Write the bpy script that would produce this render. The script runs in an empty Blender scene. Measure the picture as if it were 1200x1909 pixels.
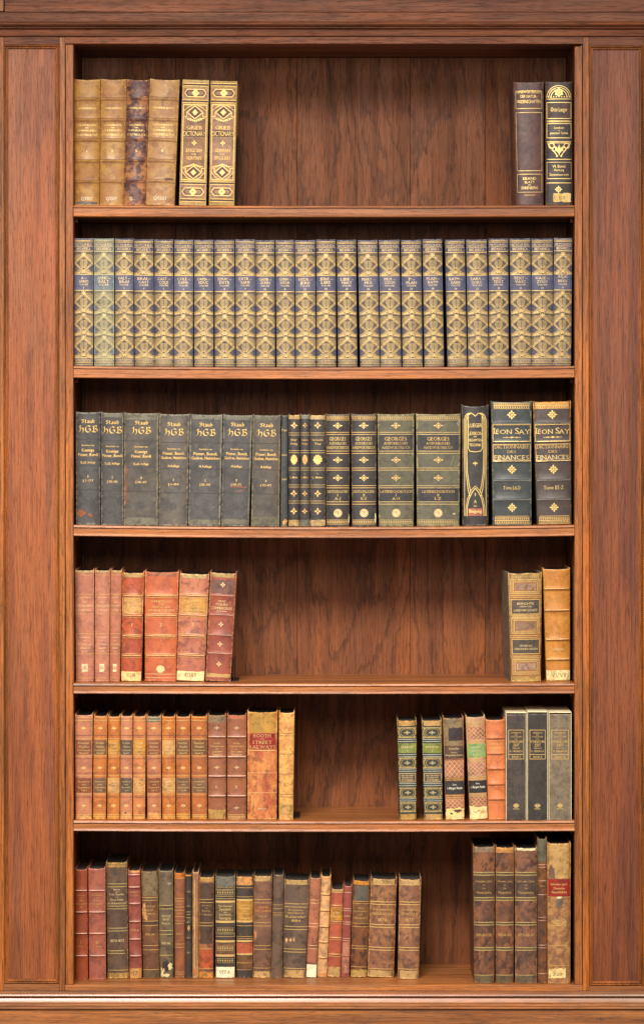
import bpy, math, random
from mathutils import Vector
R = random.Random(7)
S = 0.0012            # metres per photograph pixel at the front plane
DIST = 6600.0         # camera distance in the same pixels
HZ = 771.0            # eye level in the photograph
PI = math.pi

def X(px): return (px - 600.0) * S
def Z(py): return (1909.0 - py) * S

# ------------------------------------------------------------ camera
sc = bpy.context.scene
cd = bpy.data.cameras.new('camera'); cam = bpy.data.objects.new('camera', cd)
sc.collection.objects.link(cam); sc.camera = cam
cam.location = (0, -DIST * S, Z(HZ)); cam.rotation_euler = (PI / 2, 0, 0)
cd.sensor_fit = 'VERTICAL'; cd.sensor_height = 36.0; cd.sensor_width = 36.0
cd.lens = 36.0 * DIST / 1909.0
cd.shift_y = -(954.5 - HZ) / 1909.0
cd.clip_start = 0.1; cd.clip_end = 100.0

# ------------------------------------------------------------ world and lamps
w = bpy.data.worlds.new("World"); sc.world = w; w.use_nodes = True
bg = w.node_tree.nodes['Background']; bg.inputs[0].default_value = (1.0, 0.93, 0.86, 1); bg.inputs[1].default_value = 0.33
def area(name, loc, target, sx, sy, power, col, spread=180):
    ld = bpy.data.lights.new(name, 'AREA'); ld.shape = 'RECTANGLE'; ld.size = sx; ld.size_y = sy
    ld.energy = power; ld.color = col; ld.spread = math.radians(spread)
    o = bpy.data.objects.new(name, ld); sc.collection.objects.link(o); o.location = loc
    d = Vector(target) - Vector(loc); o.rotation_euler = d.to_track_quat('-Z', 'Y').to_euler()
    return o
area('ceiling_lamp', (-1.0, -4.2, 3.8), (-0.2, 0, 0.70), 2.2, 1.0, 31, (1.0, 0.97, 0.91), 46)
area('ceiling_lamp', (1.7, -4.2, 3.6), (0.2, 0, 0.85), 1.8, 1.0, 22, (0.98, 0.975, 0.97), 90)
area('warm_fill', (-0.3, -3.8, 2.2), (-0.1, 0, 0.5), 1.8, 0.9, 22, (1.0, 0.92, 0.80), 110)  # added warm fill with no source in view, brightens the lower half
vs = sc.view_settings
sc.display_settings.display_device = 'sRGB'
vs.view_transform = 'Standard'; vs.look = 'None'; vs.gamma = 1; vs.exposure = 0.0; vs.use_curve_mapping = False
sc.render.engine = 'CYCLES'

# ------------------------------------------------------------ small helpers
def lin(c):
    r = []
    for v in c[:3]:
        v = v / 255.0
        r.append(v / 12.92 if v <= 0.04045 else ((v + 0.055) / 1.055) ** 2.4)
    return tuple(r) + (1.0,)
col = sc.collection
def link(o, parent=None):
    col.objects.link(o)
    if parent is not None: o.parent = parent
    return o
def mesh_obj(name, vs_, fs, mat, parent=None, smooth=False):
    me = bpy.data.meshes.new(name); me.from_pydata(vs_, [], fs); me.update()
    if smooth:
        for p in me.polygons: p.use_smooth = True
    if mat: me.materials.append(mat)
    o = bpy.data.objects.new(name, me); return link(o, parent)
def empty(name, loc, label, cat, group=None, kind=None):
    o = bpy.data.objects.new(name, None); o.location = loc; o.empty_display_size = 0.05
    o['label'] = label; o['category'] = cat
    if group: o['group'] = group
    if kind: o['kind'] = kind
    return link(o)
class MB:
    def __init__(s): s.v = []; s.f = []
    def box(s, x0, x1, y0, y1, z0, z1, ch=0.0):
        if ch <= 0:
            b = len(s.v)
            s.v += [(x0,y0,z0),(x1,y0,z0),(x1,y1,z0),(x0,y1,z0),(x0,y0,z1),(x1,y0,z1),(x1,y1,z1),(x0,y1,z1)]
            s.f += [(b,b+3,b+2,b+1),(b+4,b+5,b+6,b+7),(b,b+1,b+5,b+4),(b+1,b+2,b+6,b+5),(b+2,b+3,b+7,b+6),(b+3,b,b+4,b+7)]
        else:
            # chamfered in plan and at the ends
            def ring(z, i):
                return [(x0+i+ch,y0+i,z),(x1-i-ch,y0+i,z),(x1-i,y0+i+ch,z),(x1-i,y1-i-ch,z),(x1-i-ch,y1-i,z),(x0+i+ch,y1-i,z),(x0+i,y1-i-ch,z),(x0+i,y0+i+ch,z)]
            b = len(s.v)
            for z, i in ((z0, ch*.6), (z0+ch, 0), (z1-ch, 0), (z1, ch*.6)): s.v += ring(z, i)
            for k in range(3):
                for j in range(8):
                    a = b+8*k+j; c_ = b+8*k+(j+1) % 8
                    s.f.append((a, c_, c_+8, a+8))
            s.f.append(tuple(b+j for j in range(7,-1,-1))); s.f.append(tuple(b+24+j for j in range(8)))
    def build(s, name, mat, parent=None, smooth=False): return mesh_obj(name, s.v, s.f, mat, parent, smooth)

# ------------------------------------------------------------ materials
def nt(name):
    m = bpy.data.materials.new(name); m.use_nodes = True
    t = m.node_tree; b = t.nodes['Principled BSDF']
    return m, t, b
def node(t, typ, **kw):
    n = t.nodes.new(typ)
    for k, v in kw.items(): setattr(n, k, v)
    return n
def L_(t, a, b): t.links.new(a, b)
def mix(t, fac, a, b, bt='MIX'):
    n = node(t, 'ShaderNodeMix', data_type='RGBA', blend_type=bt)
    for sock, val in ((n.inputs[0], fac), (n.inputs[6], a), (n.inputs[7], b)):
        if hasattr(val, 'is_linked'): L_(t, val, sock)
        else: sock.default_value = val
    return n.outputs[2]
def mth(t, op, a, b=None, c=None):
    n = node(t, 'ShaderNodeMath', operation=op)
    for i, v in enumerate((a, b, c)):
        if v is None: continue
        if hasattr(v, 'is_linked'): L_(t, v, n.inputs[i])
        else: n.inputs[i].default_value = v
    return n.outputs[0]
def rng(t, v, a, b, c=0.0, d=1.0):
    n = node(t, 'ShaderNodeMapRange', interpolation_type='SMOOTHSTEP')
    L_(t, v, n.inputs[0])
    for i, q in enumerate((a, b, c, d)): n.inputs[i+1].default_value = q
    return n.outputs[0]
def noise(t, vec, scale, detail=4.0, rough=0.55, dist=0.0):
    n = node(t, 'ShaderNodeTexNoise'); L_(t, vec, n.inputs['Vector'])
    n.inputs['Scale'].default_value = scale; n.inputs['Detail'].default_value = detail
    n.inputs['Roughness'].default_value = rough; n.inputs['Distortion'].default_value = dist
    return n.outputs['Fac']
def mapping(t, vec, scale, loc=(0, 0, 0), rot=(0, 0, 0)):
    n = node(t, 'ShaderNodeMapping'); L_(t, vec, n.inputs[0])
    n.inputs['Scale'].default_value = scale; n.inputs['Location'].default_value = loc; n.inputs['Rotation'].default_value = rot
    return n.outputs[0]

def wood(name, axis, light, dark, grey, seed=0.0, rings=26.0, ringamt=0.35, pore=0.5, greyamt=0.45, orange=None, orangeamt=0.5, rough=0.42, cathedral=1.0, coat=0.06, spec=0.3, stretch=0.045, nicks=0.5, streak=0.5):
    """oak; axis 0 = grain along x, 2 = grain along z"""
    aged = lambda c: (c[0]*.955, c[1]*.925, c[2]*.83)
    light, dark, grey = aged(light), aged(dark), aged(grey)
    if orange: orange = aged(orange)
    m, t, b = nt(name)
    tc = node(t, 'ShaderNodeTexCoord'); oi = node(t, 'ShaderNodeObjectInfo')
    add = node(t, 'ShaderNodeVectorMath', operation='ADD'); L_(t, tc.outputs['Object'], add.inputs[0])
    r3 = mth(t, 'MULTIPLY', oi.outputs['Random'], 3.7)
    cx = node(t, 'ShaderNodeCombineXYZ'); L_(t, r3, cx.inputs[0]); L_(t, r3, cx.inputs[1]); L_(t, r3, cx.inputs[2])
    L_(t, cx.outputs[0], add.inputs[1]); v = add.outputs[0]
    def sc_(along, across): return (along, across, across) if axis == 0 else (across, across, along)
    big = noise(t, mapping(t, v, sc_(0.9, 4.0), (seed, seed, seed)), 1.6, 3.0)
    tone = noise(t, mapping(t, v, sc_(1.2, 22.0), (seed+3, seed, seed)), 1.5, 5.0, 0.6)
    field = noise(t, mapping(t, v, sc_(stretch*10, 5.2*cathedral), (seed, seed+5, seed)), 1.25, 2.0, 0.45, 0.35)
    wob = noise(t, mapping(t, v, sc_(26, 90), (seed, seed, seed+2)), 1.0, 4.0)
    fr = mth(t, 'ADD', mth(t, 'MULTIPLY', field, rings), mth(t, 'MULTIPLY', wob, 0.9))
    frac = mth(t, 'FRACT', fr)
    ring = mth(t, 'MULTIPLY', rng(t, frac, 0.66, 0.90), rng(t, frac, 1.0, 0.93))
    fine = noise(t, mapping(t, v, sc_(9.0, 420.0), (seed, seed, seed)), 1.0, 4.0, 0.7)
    pores = rng(t, noise(t, mapping(t, v, sc_(28.0, 620.0), (seed, seed+1, seed)), 1.0, 2.0, 0.6), 0.57, 0.68)
    c1 = mix(t, rng(t, tone, 0.34, 0.68), lin(dark), lin(light))
    if orange: c1 = mix(t, mth(t, 'MULTIPLY', rng(t, big, 0.50, 0.64), orangeamt), c1, lin(orange))
    g2 = noise(t, mapping(t, v, sc_(2.2, 13.0), (seed+9, seed, seed)), 1.3, 5.0, 0.6)
    c2 = mix(t, mth(t, 'MULTIPLY', rng(t, g2, 0.46, 0.70), greyamt), c1, lin(grey))
    c3 = mix(t, mth(t, 'MULTIPLY', ring, ringamt), c2, lin(tuple(x*0.42 for x in dark)))
    dk = noise(t, mapping(t, v, sc_(7.0, 330.0), (seed+4, seed, seed+1)), 1.0, 5.0, 0.75)
    c3 = mix(t, mth(t, 'MULTIPLY', rng(t, dk, 0.47, 0.60), streak), c3, lin(tuple(x*0.55 for x in dark)))
    c4 = mix(t, mth(t, 'MULTIPLY', rng(t, fine, 0.42, 0.75), 0.30), c3, lin(tuple(min(255, x*1.12) for x in light)))
    c5 = mix(t, mth(t, 'MULTIPLY', pores, pore), c4, lin(tuple(x*0.33 for x in dark)))
    nk = rng(t, noise(t, mapping(t, v, sc_(14, 30), (seed, seed+7, seed)), 1.0, 6.0, 0.75), 0.655, 0.70)
    c6 = mix(t, mth(t, 'MULTIPLY', nk, nicks), c5, lin((70, 58, 55)))
    L_(t, c6, b.inputs['Base Color'])
    L_(t, rng(t, tone, 0.3, 0.7, rough+0.10, rough-0.06), b.inputs['Roughness'])
    b.inputs['Specular IOR Level'].default_value = spec
    b.inputs['Coat Weight'].default_value = coat; b.inputs['Coat Roughness'].default_value = 0.22 if coat > .5 else 0.3
    bp = node(t, 'ShaderNodeBump'); bp.inputs['Strength'].default_value = 0.06 if coat > .5 else 0.35; bp.inputs['Distance'].default_value = 0.0012
    h = mth(t, 'SUBTRACT', mth(t, 'MULTIPLY', fine, 0.6), mth(t, 'ADD', mth(t, 'MULTIPLY', pores, 0.8), mth(t, 'MULTIPLY', ring, 0.35)))
    L_(t, h, bp.inputs['Height']); L_(t, bp.outputs[0], b.inputs['Normal'])
    return m

WL = (158, 98, 70); WD = (112, 64, 44); WG = (146, 108, 98)
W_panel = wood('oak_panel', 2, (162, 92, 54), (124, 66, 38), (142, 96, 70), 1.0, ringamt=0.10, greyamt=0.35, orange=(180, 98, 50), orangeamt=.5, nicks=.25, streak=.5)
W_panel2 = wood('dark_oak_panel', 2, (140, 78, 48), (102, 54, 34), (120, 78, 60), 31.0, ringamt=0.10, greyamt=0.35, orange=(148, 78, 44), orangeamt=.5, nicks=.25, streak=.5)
W_stile = wood('oak_stile', 2, (186, 112, 56), (124, 70, 34), (146, 98, 64), 4.0, ringamt=0.22, orange=(202, 112, 46), orangeamt=.6, pore=.6, streak=.65, greyamt=.35, nicks=.7)
W_rail = wood('oak_rail', 0, (138, 80, 52), (96, 54, 36), (120, 84, 68), 7.0, ringamt=0.35, greyamt=.4, orange=(150, 82, 44), orangeamt=.5, pore=.6, streak=.6, coat=0, spec=.25, rough=.5, nicks=.6)
W_base = wood('oak_base', 0, (192, 122, 70), (134, 80, 46), (160, 120, 90), 12.0, ringamt=0.25, greyamt=.35, orange=(204, 120, 56), orangeamt=.6, pore=.55, streak=.5, coat=.1, rough=.42, nicks=.7)
W_bead = wood('polished_oak_moulding', 0, (188, 122, 76), (132, 82, 50), (160, 124, 98), 14.0, ringamt=0.2, greyamt=.5, orange=(196, 118, 60), orangeamt=.4, pore=.4, streak=.4, coat=.6, rough=.42, spec=.4)
W_shelf = wood('oak_shelf', 0, (186, 114, 60), (134, 78, 44), (154, 108, 76), 17.0, ringamt=0.15, greyamt=.3, orange=(206, 128, 70), orangeamt=.4, pore=.5, streak=.45, coat=.2, nicks=.6)
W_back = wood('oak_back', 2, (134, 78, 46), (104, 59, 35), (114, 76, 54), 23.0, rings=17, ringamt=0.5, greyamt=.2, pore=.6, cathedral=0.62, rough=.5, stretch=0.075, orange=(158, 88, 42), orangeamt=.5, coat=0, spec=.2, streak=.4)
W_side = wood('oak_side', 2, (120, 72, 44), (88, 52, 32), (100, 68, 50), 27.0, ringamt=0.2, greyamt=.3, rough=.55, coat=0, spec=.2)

def leather(name, base, alt, dark, malt=0.6, mdark=0.4, scale=1.0, rough=0.48, wear=None, mw=0.5, stretch=1.0, fine=0.32, thr=0.56, spec=0.4, bump=0.35):
    base, alt, dark = [(c[0]*.97, c[1]*.97, c[2]*.94) if base[0] > 112 else c for c in (base, alt, dark)]
    malt = min(1, malt*1.2); mdark = min(1, mdark*1.45); thr -= .02
    m, t, b = nt(name)
    tc = node(t, 'ShaderNodeTexCoord'); oi = node(t, 'ShaderNodeObjectInfo')
    add = node(t, 'ShaderNodeVectorMath', operation='ADD'); L_(t, tc.outputs['Object'], add.inputs[0])
    r3 = mth(t, 'MULTIPLY', oi.outputs['Random'], 9.0)
    cx = node(t, 'ShaderNodeCombineXYZ'); L_(t, r3, cx.inputs[0]); L_(t, r3, cx.inputs[1]); L_(t, r3, cx.inputs[2])
    L_(t, cx.outputs[0], add.inputs[1])
    v = mapping(t, add.outputs[0], (1, 1, 1.0/stretch))
    nA = noise(t, v, 22*scale, 6, 0.62, 0.3); nB = noise(t, v, 48*scale, 7, 0.68, 0.5); nC = noise(t, v, 420, 4, 0.7)
    c1 = mix(t, mth(t, 'MULTIPLY', rng(t, nA, 0.40, 0.62), malt), lin(base), lin(alt))
    c2 = mix(t, mth(t, 'MULTIPLY', rng(t, nB, thr-0.06, thr+0.08), mdark), c1, lin(dark))
    c3 = mix(t, mth(t, 'MULTIPLY', rng(t, nC, 0.45, 0.7), fine), c2, lin(tuple(x*0.5 for x in dark)))
    # rubbed joints and caps
    wear = wear or tuple(min(255, x*1.3) for x in base)
    sp = node(t, 'ShaderNodeSeparateXYZ'); L_(t, tc.outputs['Generated'], sp.inputs[0])
    ex = mth(t, 'MULTIPLY', mth(t, 'ABSOLUTE', mth(t, 'SUBTRACT', sp.outputs[0], 0.5)), 2.0)
    ez = mth(t, 'MULTIPLY', mth(t, 'ABSOLUTE', mth(t, 'SUBTRACT', sp.outputs[2], 0.5)), 2.0)
    e = mth(t, 'MAXIMUM', rng(t, ex, 0.80, 1.0), rng(t, ez, 0.93, 1.0))
    wv = noise(t, v, 130, 6, 0.7)
    ew = mth(t, 'MULTIPLY', rng(t, mth(t, 'ADD', mth(t, 'MULTIPLY', e, 0.28), wv), 0.66, 0.80), mw)
    c4 = mix(t, ew, c3, lin(wear))
    sc1 = noise(t, mapping(t, add.outputs[0], (1, 1, .55)), 95, 8, 0.78, 0.4)
    c4 = mix(t, mth(t, 'MULTIPLY', rng(t, sc1, 0.58, 0.70), min(1, mw*.7)), c4, lin(wear))
    dk1 = noise(t, mapping(t, add.outputs[0], (1, 1, .6), (3, 1, 2)), 34, 8, 0.78, 0.6)
    c4 = mix(t, mth(t, 'MULTIPLY', rng(t, dk1, 0.55, 0.68), min(1, mdark*.8)), c4, lin(tuple(x*.75 for x in dark)))
    hs = node(t, 'ShaderNodeHueSaturation'); L_(t, c4, hs.inputs['Color']); L_(t, rng(t, oi.outputs['Random'], 0.0, 1.0, 0.90, 1.08), hs.inputs['Value']); L_(t, rng(t, oi.outputs['Random'], 0.2, 0.9, 1.06, 0.94), hs.inputs['Saturation'])
    L_(t, hs.outputs[0], b.inputs['Base Color'])
    L_(t, rng(t, nA, 0.3, 0.7, rough-0.08, rough+0.12), b.inputs['Roughness'])
    b.inputs['Specular IOR Level'].default_value = spec
    bp = node(t, 'ShaderNodeBump'); bp.inputs['Strength'].default_value = bump; bp.inputs['Distance'].default_value = 0.0015
    L_(t, mth(t, 'ADD', mth(t, 'MULTIPLY', nB, 0.8), mth(t, 'MULTIPLY', nC, 0.35)), bp.inputs['Height']); L_(t, bp.outputs[0], b.inputs['Normal'])
    return m
def gilt(name, base, worn, amt=0.5, metal=0.4, rough=0.36, lo=0.50, hi=0.62):
    m, t, b = nt(name)
    tc = node(t, 'ShaderNodeTexCoord'); oi = node(t, 'ShaderNodeObjectInfo')
    add = node(t, 'ShaderNodeVectorMath', operation='ADD'); L_(t, tc.outputs['Object'], add.inputs[0])
    r3 = mth(t, 'MULTIPLY', oi.outputs['Random'], 9.0)
    cx = node(t, 'ShaderNodeCombineXYZ'); L_(t, r3, cx.inputs[0]); L_(t, r3, cx.inputs[2]); L_(t, cx.outputs[0], add.inputs[1])
    n = noise(t, add.outputs[0], 150, 6, 0.7)
    n2 = noise(t, add.outputs[0], 30, 3, 0.6)
    f = mth(t, 'MULTIPLY', rng(t, mth(t, 'ADD', mth(t, 'MULTIPLY', n, .6), mth(t, 'MULTIPLY', n2, .4)), lo, hi), amt)
    L_(t, mix(t, f, lin(base), lin(worn)), b.inputs['Base Color'])
    L_(t, mth(t, 'MULTIPLY', mth(t, 'SUBTRACT', 1.0, f), metal), b.inputs['Metallic'])
    b.inputs['Roughness'].default_value = rough
    return m
def plain(name, c, rough=0.6, metal=0.0, var=0.25, scale=60):
    m, t, b = nt(name)
    tc = node(t, 'ShaderNodeTexCoord'); n = noise(t, tc.outputs['Object'], scale, 5, 0.65)
    L_(t, mix(t, mth(t, 'MULTIPLY', rng(t, n, 0.4, 0.65), var), lin(c), lin(tuple(x*0.6 for x in c))), b.inputs['Base Color'])
    b.inputs['Roughness'].default_value = rough; b.inputs['Metallic'].default_value = metal
    return m
def paper_edges(name, c, c2):
    m, t, b = nt(name)
    tc = node(t, 'ShaderNodeTexCoord')
    n = noise(t, mapping(t, tc.outputs['Object'], (900, 3, 3)), 1.0, 3, 0.7)
    L_(t, mix(t, rng(t, n, 0.3, 0.7), lin(c), lin(c2)), b.inputs['Base Color']); b.inputs['Roughness'].default_value = 0.9
    return m

M = {}
M['tan'] = leather('tan_calf', (180, 134, 76), (160, 108, 62), (120, 74, 50), .7, .35, 1.0, .42, (214, 172, 112), .5)
M['tanspot'] = leather('stained_calf', (176, 116, 70), (120, 70, 56), (78, 48, 50), .9, .75, .8, .42, (196, 150, 100), .5, thr=.5)
M['grieb'] = leather('olive_cloth', (176, 142, 82), (160, 122, 72), (110, 80, 50), .5, .3, 1.5, .6, (190, 160, 105), .4)
M['aubergine'] = leather('aubergine_leather', (98, 66, 58), (78, 50, 46), (48, 34, 34), .7, .4, .8, .36, (124, 96, 88), .5)
M['blackbrown'] = leather('black_leather', (62, 50, 44), (46, 36, 34), (26, 22, 22), .7, .4, 1, .4, (110, 84, 64), .6)
M['navy'] = leather('navy_cloth', (66, 64, 84), (60, 58, 82), (48, 46, 62), .4, .3, 2, .62, (132, 126, 122), .5)
M['navyfaded'] = leather('faded_blue_cloth', (104, 106, 98), (108, 108, 92), (90, 94, 84), .5, .3, 2, .65, (150, 156, 130), .5)
M['slate'] = leather('slate_buckram', (75, 70, 66), (62, 57, 54), (41, 39, 37), .6, .35, 1.3, .5, (138, 130, 116), .7)
M['slateworn'] = leather('worn_slate_buckram', (81, 73, 66), (60, 55, 51), (94, 80, 64), .7, .45, 1.4, .52, (142, 128, 104), .8)
M['black'] = leather('black_morocco', (60, 53, 49), (47, 42, 40), (31, 28, 28), .6, .4, 1.2, .36, (126, 106, 82), .6)
M['olive'] = leather('olive_grey_leather', (94, 88, 66), (78, 72, 58), (54, 50, 44), .6, .35, 1.2, .5, (156, 140, 92), .75)
M['bluegrey'] = leather('blue_black_leather', (64, 66, 64), (51, 54, 54), (36, 37, 38), .6, .3, 1, .38, (126, 118, 92), .7)
M['brownblack'] = leather('brown_black_leather', (82, 68, 60), (64, 54, 52), (46, 38, 40), .6, .3, 1, .38, (160, 112, 62), .75)
M['rose'] = leather('faded_rose_cloth', (176, 104, 74), (156, 88, 64), (120, 70, 54), .6, .35, 1.2, .55, (196, 142, 106), .6)
M['red'] = leather('red_morocco', (178, 86, 56), (156, 70, 47), (106, 50, 36), .7, .4, 1, .45, (208, 150, 106), .7)
M['redpink'] = leather('rubbed_red_morocco', (192, 106, 74), (174, 90, 64), (140, 70, 50), .6, .35, .9, .42, (220, 150, 116), .6)
M['redbrown'] = leather('red_brown_morocco', (178, 102, 66), (152, 76, 56), (104, 54, 46), .7, .5, .9, .45, (206, 160, 112), .7)
M['claret'] = leather('claret_leather', (152, 76, 54), (130, 60, 46), (90, 44, 36), .7, .4, .9, .42, (196, 150, 106), .6)
M['gildedbrown'] = leather('gilded_brown_calf', (160, 112, 74), (134, 90, 64), (102, 68, 52), .6, .4, 1.2, .4, (200, 170, 110), .6)
M['amber'] = leather('amber_calf', (208, 146, 82), (190, 122, 64), (150, 92, 54), .6, .3, .9, .4, (224, 182, 122), .6)
M['salmon'] = leather('salmon_calf', (182, 110, 70), (164, 94, 60), (124, 70, 48), .6, .3, .9, .44, (214, 152, 112), .6)
M['salmonor'] = leather('salmon_orange_calf', (196, 122, 72), (178, 102, 60), (138, 76, 48), .6, .4, .9, .44, (222, 166, 112), .6)
M['maroon'] = leather('maroon_brown_calf', (154, 96, 70), (132, 80, 60), (98, 58, 48), .6, .3, .9, .42, (186, 134, 96), .6)
M['vellum'] = leather('mottled_vellum_calf', (206, 138, 88), (178, 92, 64), (128, 66, 50), .85, .5, 1.3, .48, (224, 178, 120), .6, 1.6)
M['gold'] = leather('golden_calf', (214, 156, 76), (192, 126, 56), (150, 92, 46), .7, .5, 2.2, .45, (226, 184, 112), .5)
M['greenblk'] = leather('green_black_leather', (62, 64, 52), (48, 52, 46), (34, 34, 34), .6, .3, 1.2, .4, (170, 142, 78), .8)
M['brown'] = leather('brown_calf', (124, 84, 60), (94, 62, 46), (60, 40, 33), .7, .4, .9, .42, (152, 112, 76), .7)
M['cream'] = leather('cream_tan_calf', (182, 138, 96), (160, 112, 76), (112, 72, 54), .6, .4, 1.1, .46, (210, 172, 122), .6)
M['orange'] = leather('orange_calf', (208, 120, 64), (190, 100, 52), (148, 72, 42), .6, .35, 1, .42, (224, 152, 92), .5)
M['cocoa'] = leather('cocoa_cloth', (70, 57, 48), (57, 46, 40), (41, 34, 30), .6, .4, 1.5, .65, (120, 100, 84), .5)
M['char'] = leather('charcoal_cloth', (58, 51, 45), (47, 42, 38), (33, 30, 28), .6, .4, 1.5, .65, (108, 98, 88), .5)
M['taupe'] = leather('taupe_cloth', (124, 106, 84), (102, 86, 68), (74, 62, 52), .6, .4, 1.5, .65, (144, 124, 100), .5)
M['brick'] = leather('brick_red_cloth', (154, 76, 50), (136, 64, 43), (100, 50, 37), .5, .35, 1, .5, (186, 112, 88), .6)
M['crimson'] = leather('crimson_leather', (144, 66, 48), (122, 52, 42), (88, 42, 34), .6, .3, 1, .38, (180, 104, 84), .5)
M['umber'] = leather('umber_leather', (104, 80, 62), (84, 62, 50), (54, 42, 35), .6, .4, 1, .42, (150, 124, 86), .7)
M['moss'] = leather('moss_grey_leather', (112, 94, 70), (90, 74, 56), (60, 50, 40), .6, .4, 1.2, .48, (148, 134, 98), .7)
M['ink'] = leather('ink_dark_leather', (70, 57, 47), (53, 44, 38), (35, 30, 27), .6, .35, 1.2, .42, (130, 110, 76), .7)
M['wornred'] = leather('rubbed_russet_leather', (160, 104, 72), (124, 76, 56), (82, 52, 44), .9, .5, 1, .45, (190, 138, 88), .7, 1.6)
M['mottle'] = leather('mottled_brown_calf', (152, 100, 62), (122, 74, 50), (80, 52, 39), .9, .55, 1.5, .42, (196, 150, 92), .7, 1.3)
M['mottledk'] = leather('mottled_dark_calf', (132, 82, 54), (96, 60, 43), (60, 41, 34), .95, .6, 1.5, .42, (160, 118, 78), .7, 1.4)
M['ochre'] = leather('stained_ochre_calf', (172, 118, 60), (138, 84, 46), (90, 56, 40), .8, .42, 1.6, .46, (186, 138, 78), .6, thr=.52)
M['pages'] = paper_edges('dusty_page_edges', (66, 54, 44), (36, 30, 26))
M['cream_paper'] = plain('cream_card', (232, 214, 170), .8, 0, .3)
M['pagesw'] = paper_edges('pale_page_edges', (206, 184, 146), (160, 136, 104))
M['go2'] = gilt('faded_gilt', (188, 170, 116), (136, 130, 94), .6, .15)
M['gs'] = gilt('stamped_gilt', (206, 172, 108), (136, 108, 72), .7, .25)
M['g'] = gilt('gilt', (222, 180, 108), (150, 104, 60), .6)
M['gm'] = gilt('mellow_gilt', (220, 178, 100), (170, 130, 72), .6, .3)
M['gb'] = gilt('bright_gilt', (236, 200, 122), (196, 150, 84), .4)
M['gd'] = gilt('dull_gilt', (206, 160, 92), (132, 88, 58), .75)
M['go'] = gilt('olive_gilt', (198, 166, 104), (112, 92, 62), .7)
M['gp'] = gilt('pale_gilt', (228, 196, 140), (206, 160, 110), .5)
M['silver'] = gilt('rubbed_silver_line', (168, 164, 148), (100, 96, 88), .6, .1)
M['blind'] = plain('blind_tooled_line', (50, 46, 48), .6, 0, .3)
M['darkline'] = plain('dark_stamped_line', (72, 46, 28), .6, 0, .3)
M['brownline'] = plain('brown_stamped_line', (112, 66, 44), .6, 0, .3)
M['bandtan'] = plain('rubbed_tan_line', (228, 178, 120), .5, 0, .5)
M['bandrose'] = plain('rubbed_rose_line', (206, 160, 136), .5, 0, .5)
M['sticker'] = leather('yellowed_paper', (232, 206, 148), (214, 176, 112), (166, 122, 74), .6, .5, 1.6, .8, (240, 222, 176), .4, fine=.15)
M['stickerw'] = leather('white_paper', (244, 234, 204), (234, 216, 176), (196, 166, 124), .5, .3, 1.6, .8, (248, 240, 214), .3, fine=.08)
M['inkpen'] = plain('sticker_ink', (104, 76, 50), .7, 0, .3)
M['white'] = plain('white_ink', (238, 222, 190), .7, 0, .3)
def pan(name, c, k=.5, alt=None):
    if name not in M:
        M[name] = leather(name, c, alt or tuple(x*.85 for x in c), tuple(x*.62 for x in c), .6, k, 1.3, .45, tuple(min(255, x*1.25) for x in c), .6)
    return name
pan('p_brown', (122, 84, 56)); pan('p_goldtan', (198, 140, 72)); pan('p_oxblood', (156, 58, 54)); pan('p_red', (158, 54, 46))
pan('p_green', (130, 136, 66)); pan('p_mint', (140, 156, 84), .4, (116, 152, 104)); pan('p_black', (52, 46, 44)); pan('p_olive', (100, 80, 54))
pan('p_pink', (176, 108, 82)); pan('p_tancap', (184, 148, 92)); pan('p_orangecap', (204, 138, 72)); pan('p_goldcap', (186, 144, 86))
pan('p_greycap', (112, 104, 88)); pan('p_field', (154, 108, 72)); pan('p_dkbrown', (84, 60, 46)); pan('p_blueband', (80, 80, 102), .3)
pan('p_bluefaded', (104, 112, 118), .3); pan('p_steel', (100, 90, 78)); pan('p_purple', (118, 78, 68), .6); pan('p_redor', (184, 92, 62))
pan('p_moss', (106, 98, 76)); pan('p_bluedisc', (64, 64, 92), .3); pan('p_latbase', (92, 76, 60), .4); pan('p_latfaded', (106, 98, 78), .4)
pan('p_vellum', (188, 140, 72)); pan('p_silverdk', (88, 74, 60)); pan('p_flake', (216, 160, 108)); pan('p_cream', (226, 206, 156))
pan('p_taupe', (136, 112, 84)); pan('p_rosetan', (158, 120, 96)); pan('p_dark', (58, 44, 44)); pan('p_scuff', (150, 138, 120)); pan('p_orng', (206, 120, 62)); pan('p_maroonpanel', (140, 82, 58))

# ------------------------------------------------------------ glyphs
GC = {}
def glyph(ch, bold=0.0):
    key = (ch, bold)
    if key in GC: return GC[key]
    cu = bpy.data.curves.new('glyph', 'FONT'); cu.body = ch; cu.resolution_u = 2; cu.offset = bold; cu.size = 1.0
    o = bpy.data.objects.new('glyph', cu); col.objects.link(o)
    dg = bpy.context.evaluated_depsgraph_get(); me = bpy.data.meshes.new_from_object(o.evaluated_get(dg))
    vs_ = [(v.co.x, v.co.y) for v in me.vertices]; fs = [tuple(p.vertices) for p in me.polygons]
    bpy.data.objects.remove(o); bpy.data.curves.remove(cu); bpy.data.meshes.remove(me)
    if not vs_: GC[key] = (vs_, fs, 0.0, 0.3, []); return GC[key]
    x0 = min(v[0] for v in vs_); x1 = max(v[0] for v in vs_)
    GC[key] = (vs_, fs, x0, x1 - x0, []); return GC[key]
CAP = None
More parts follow.
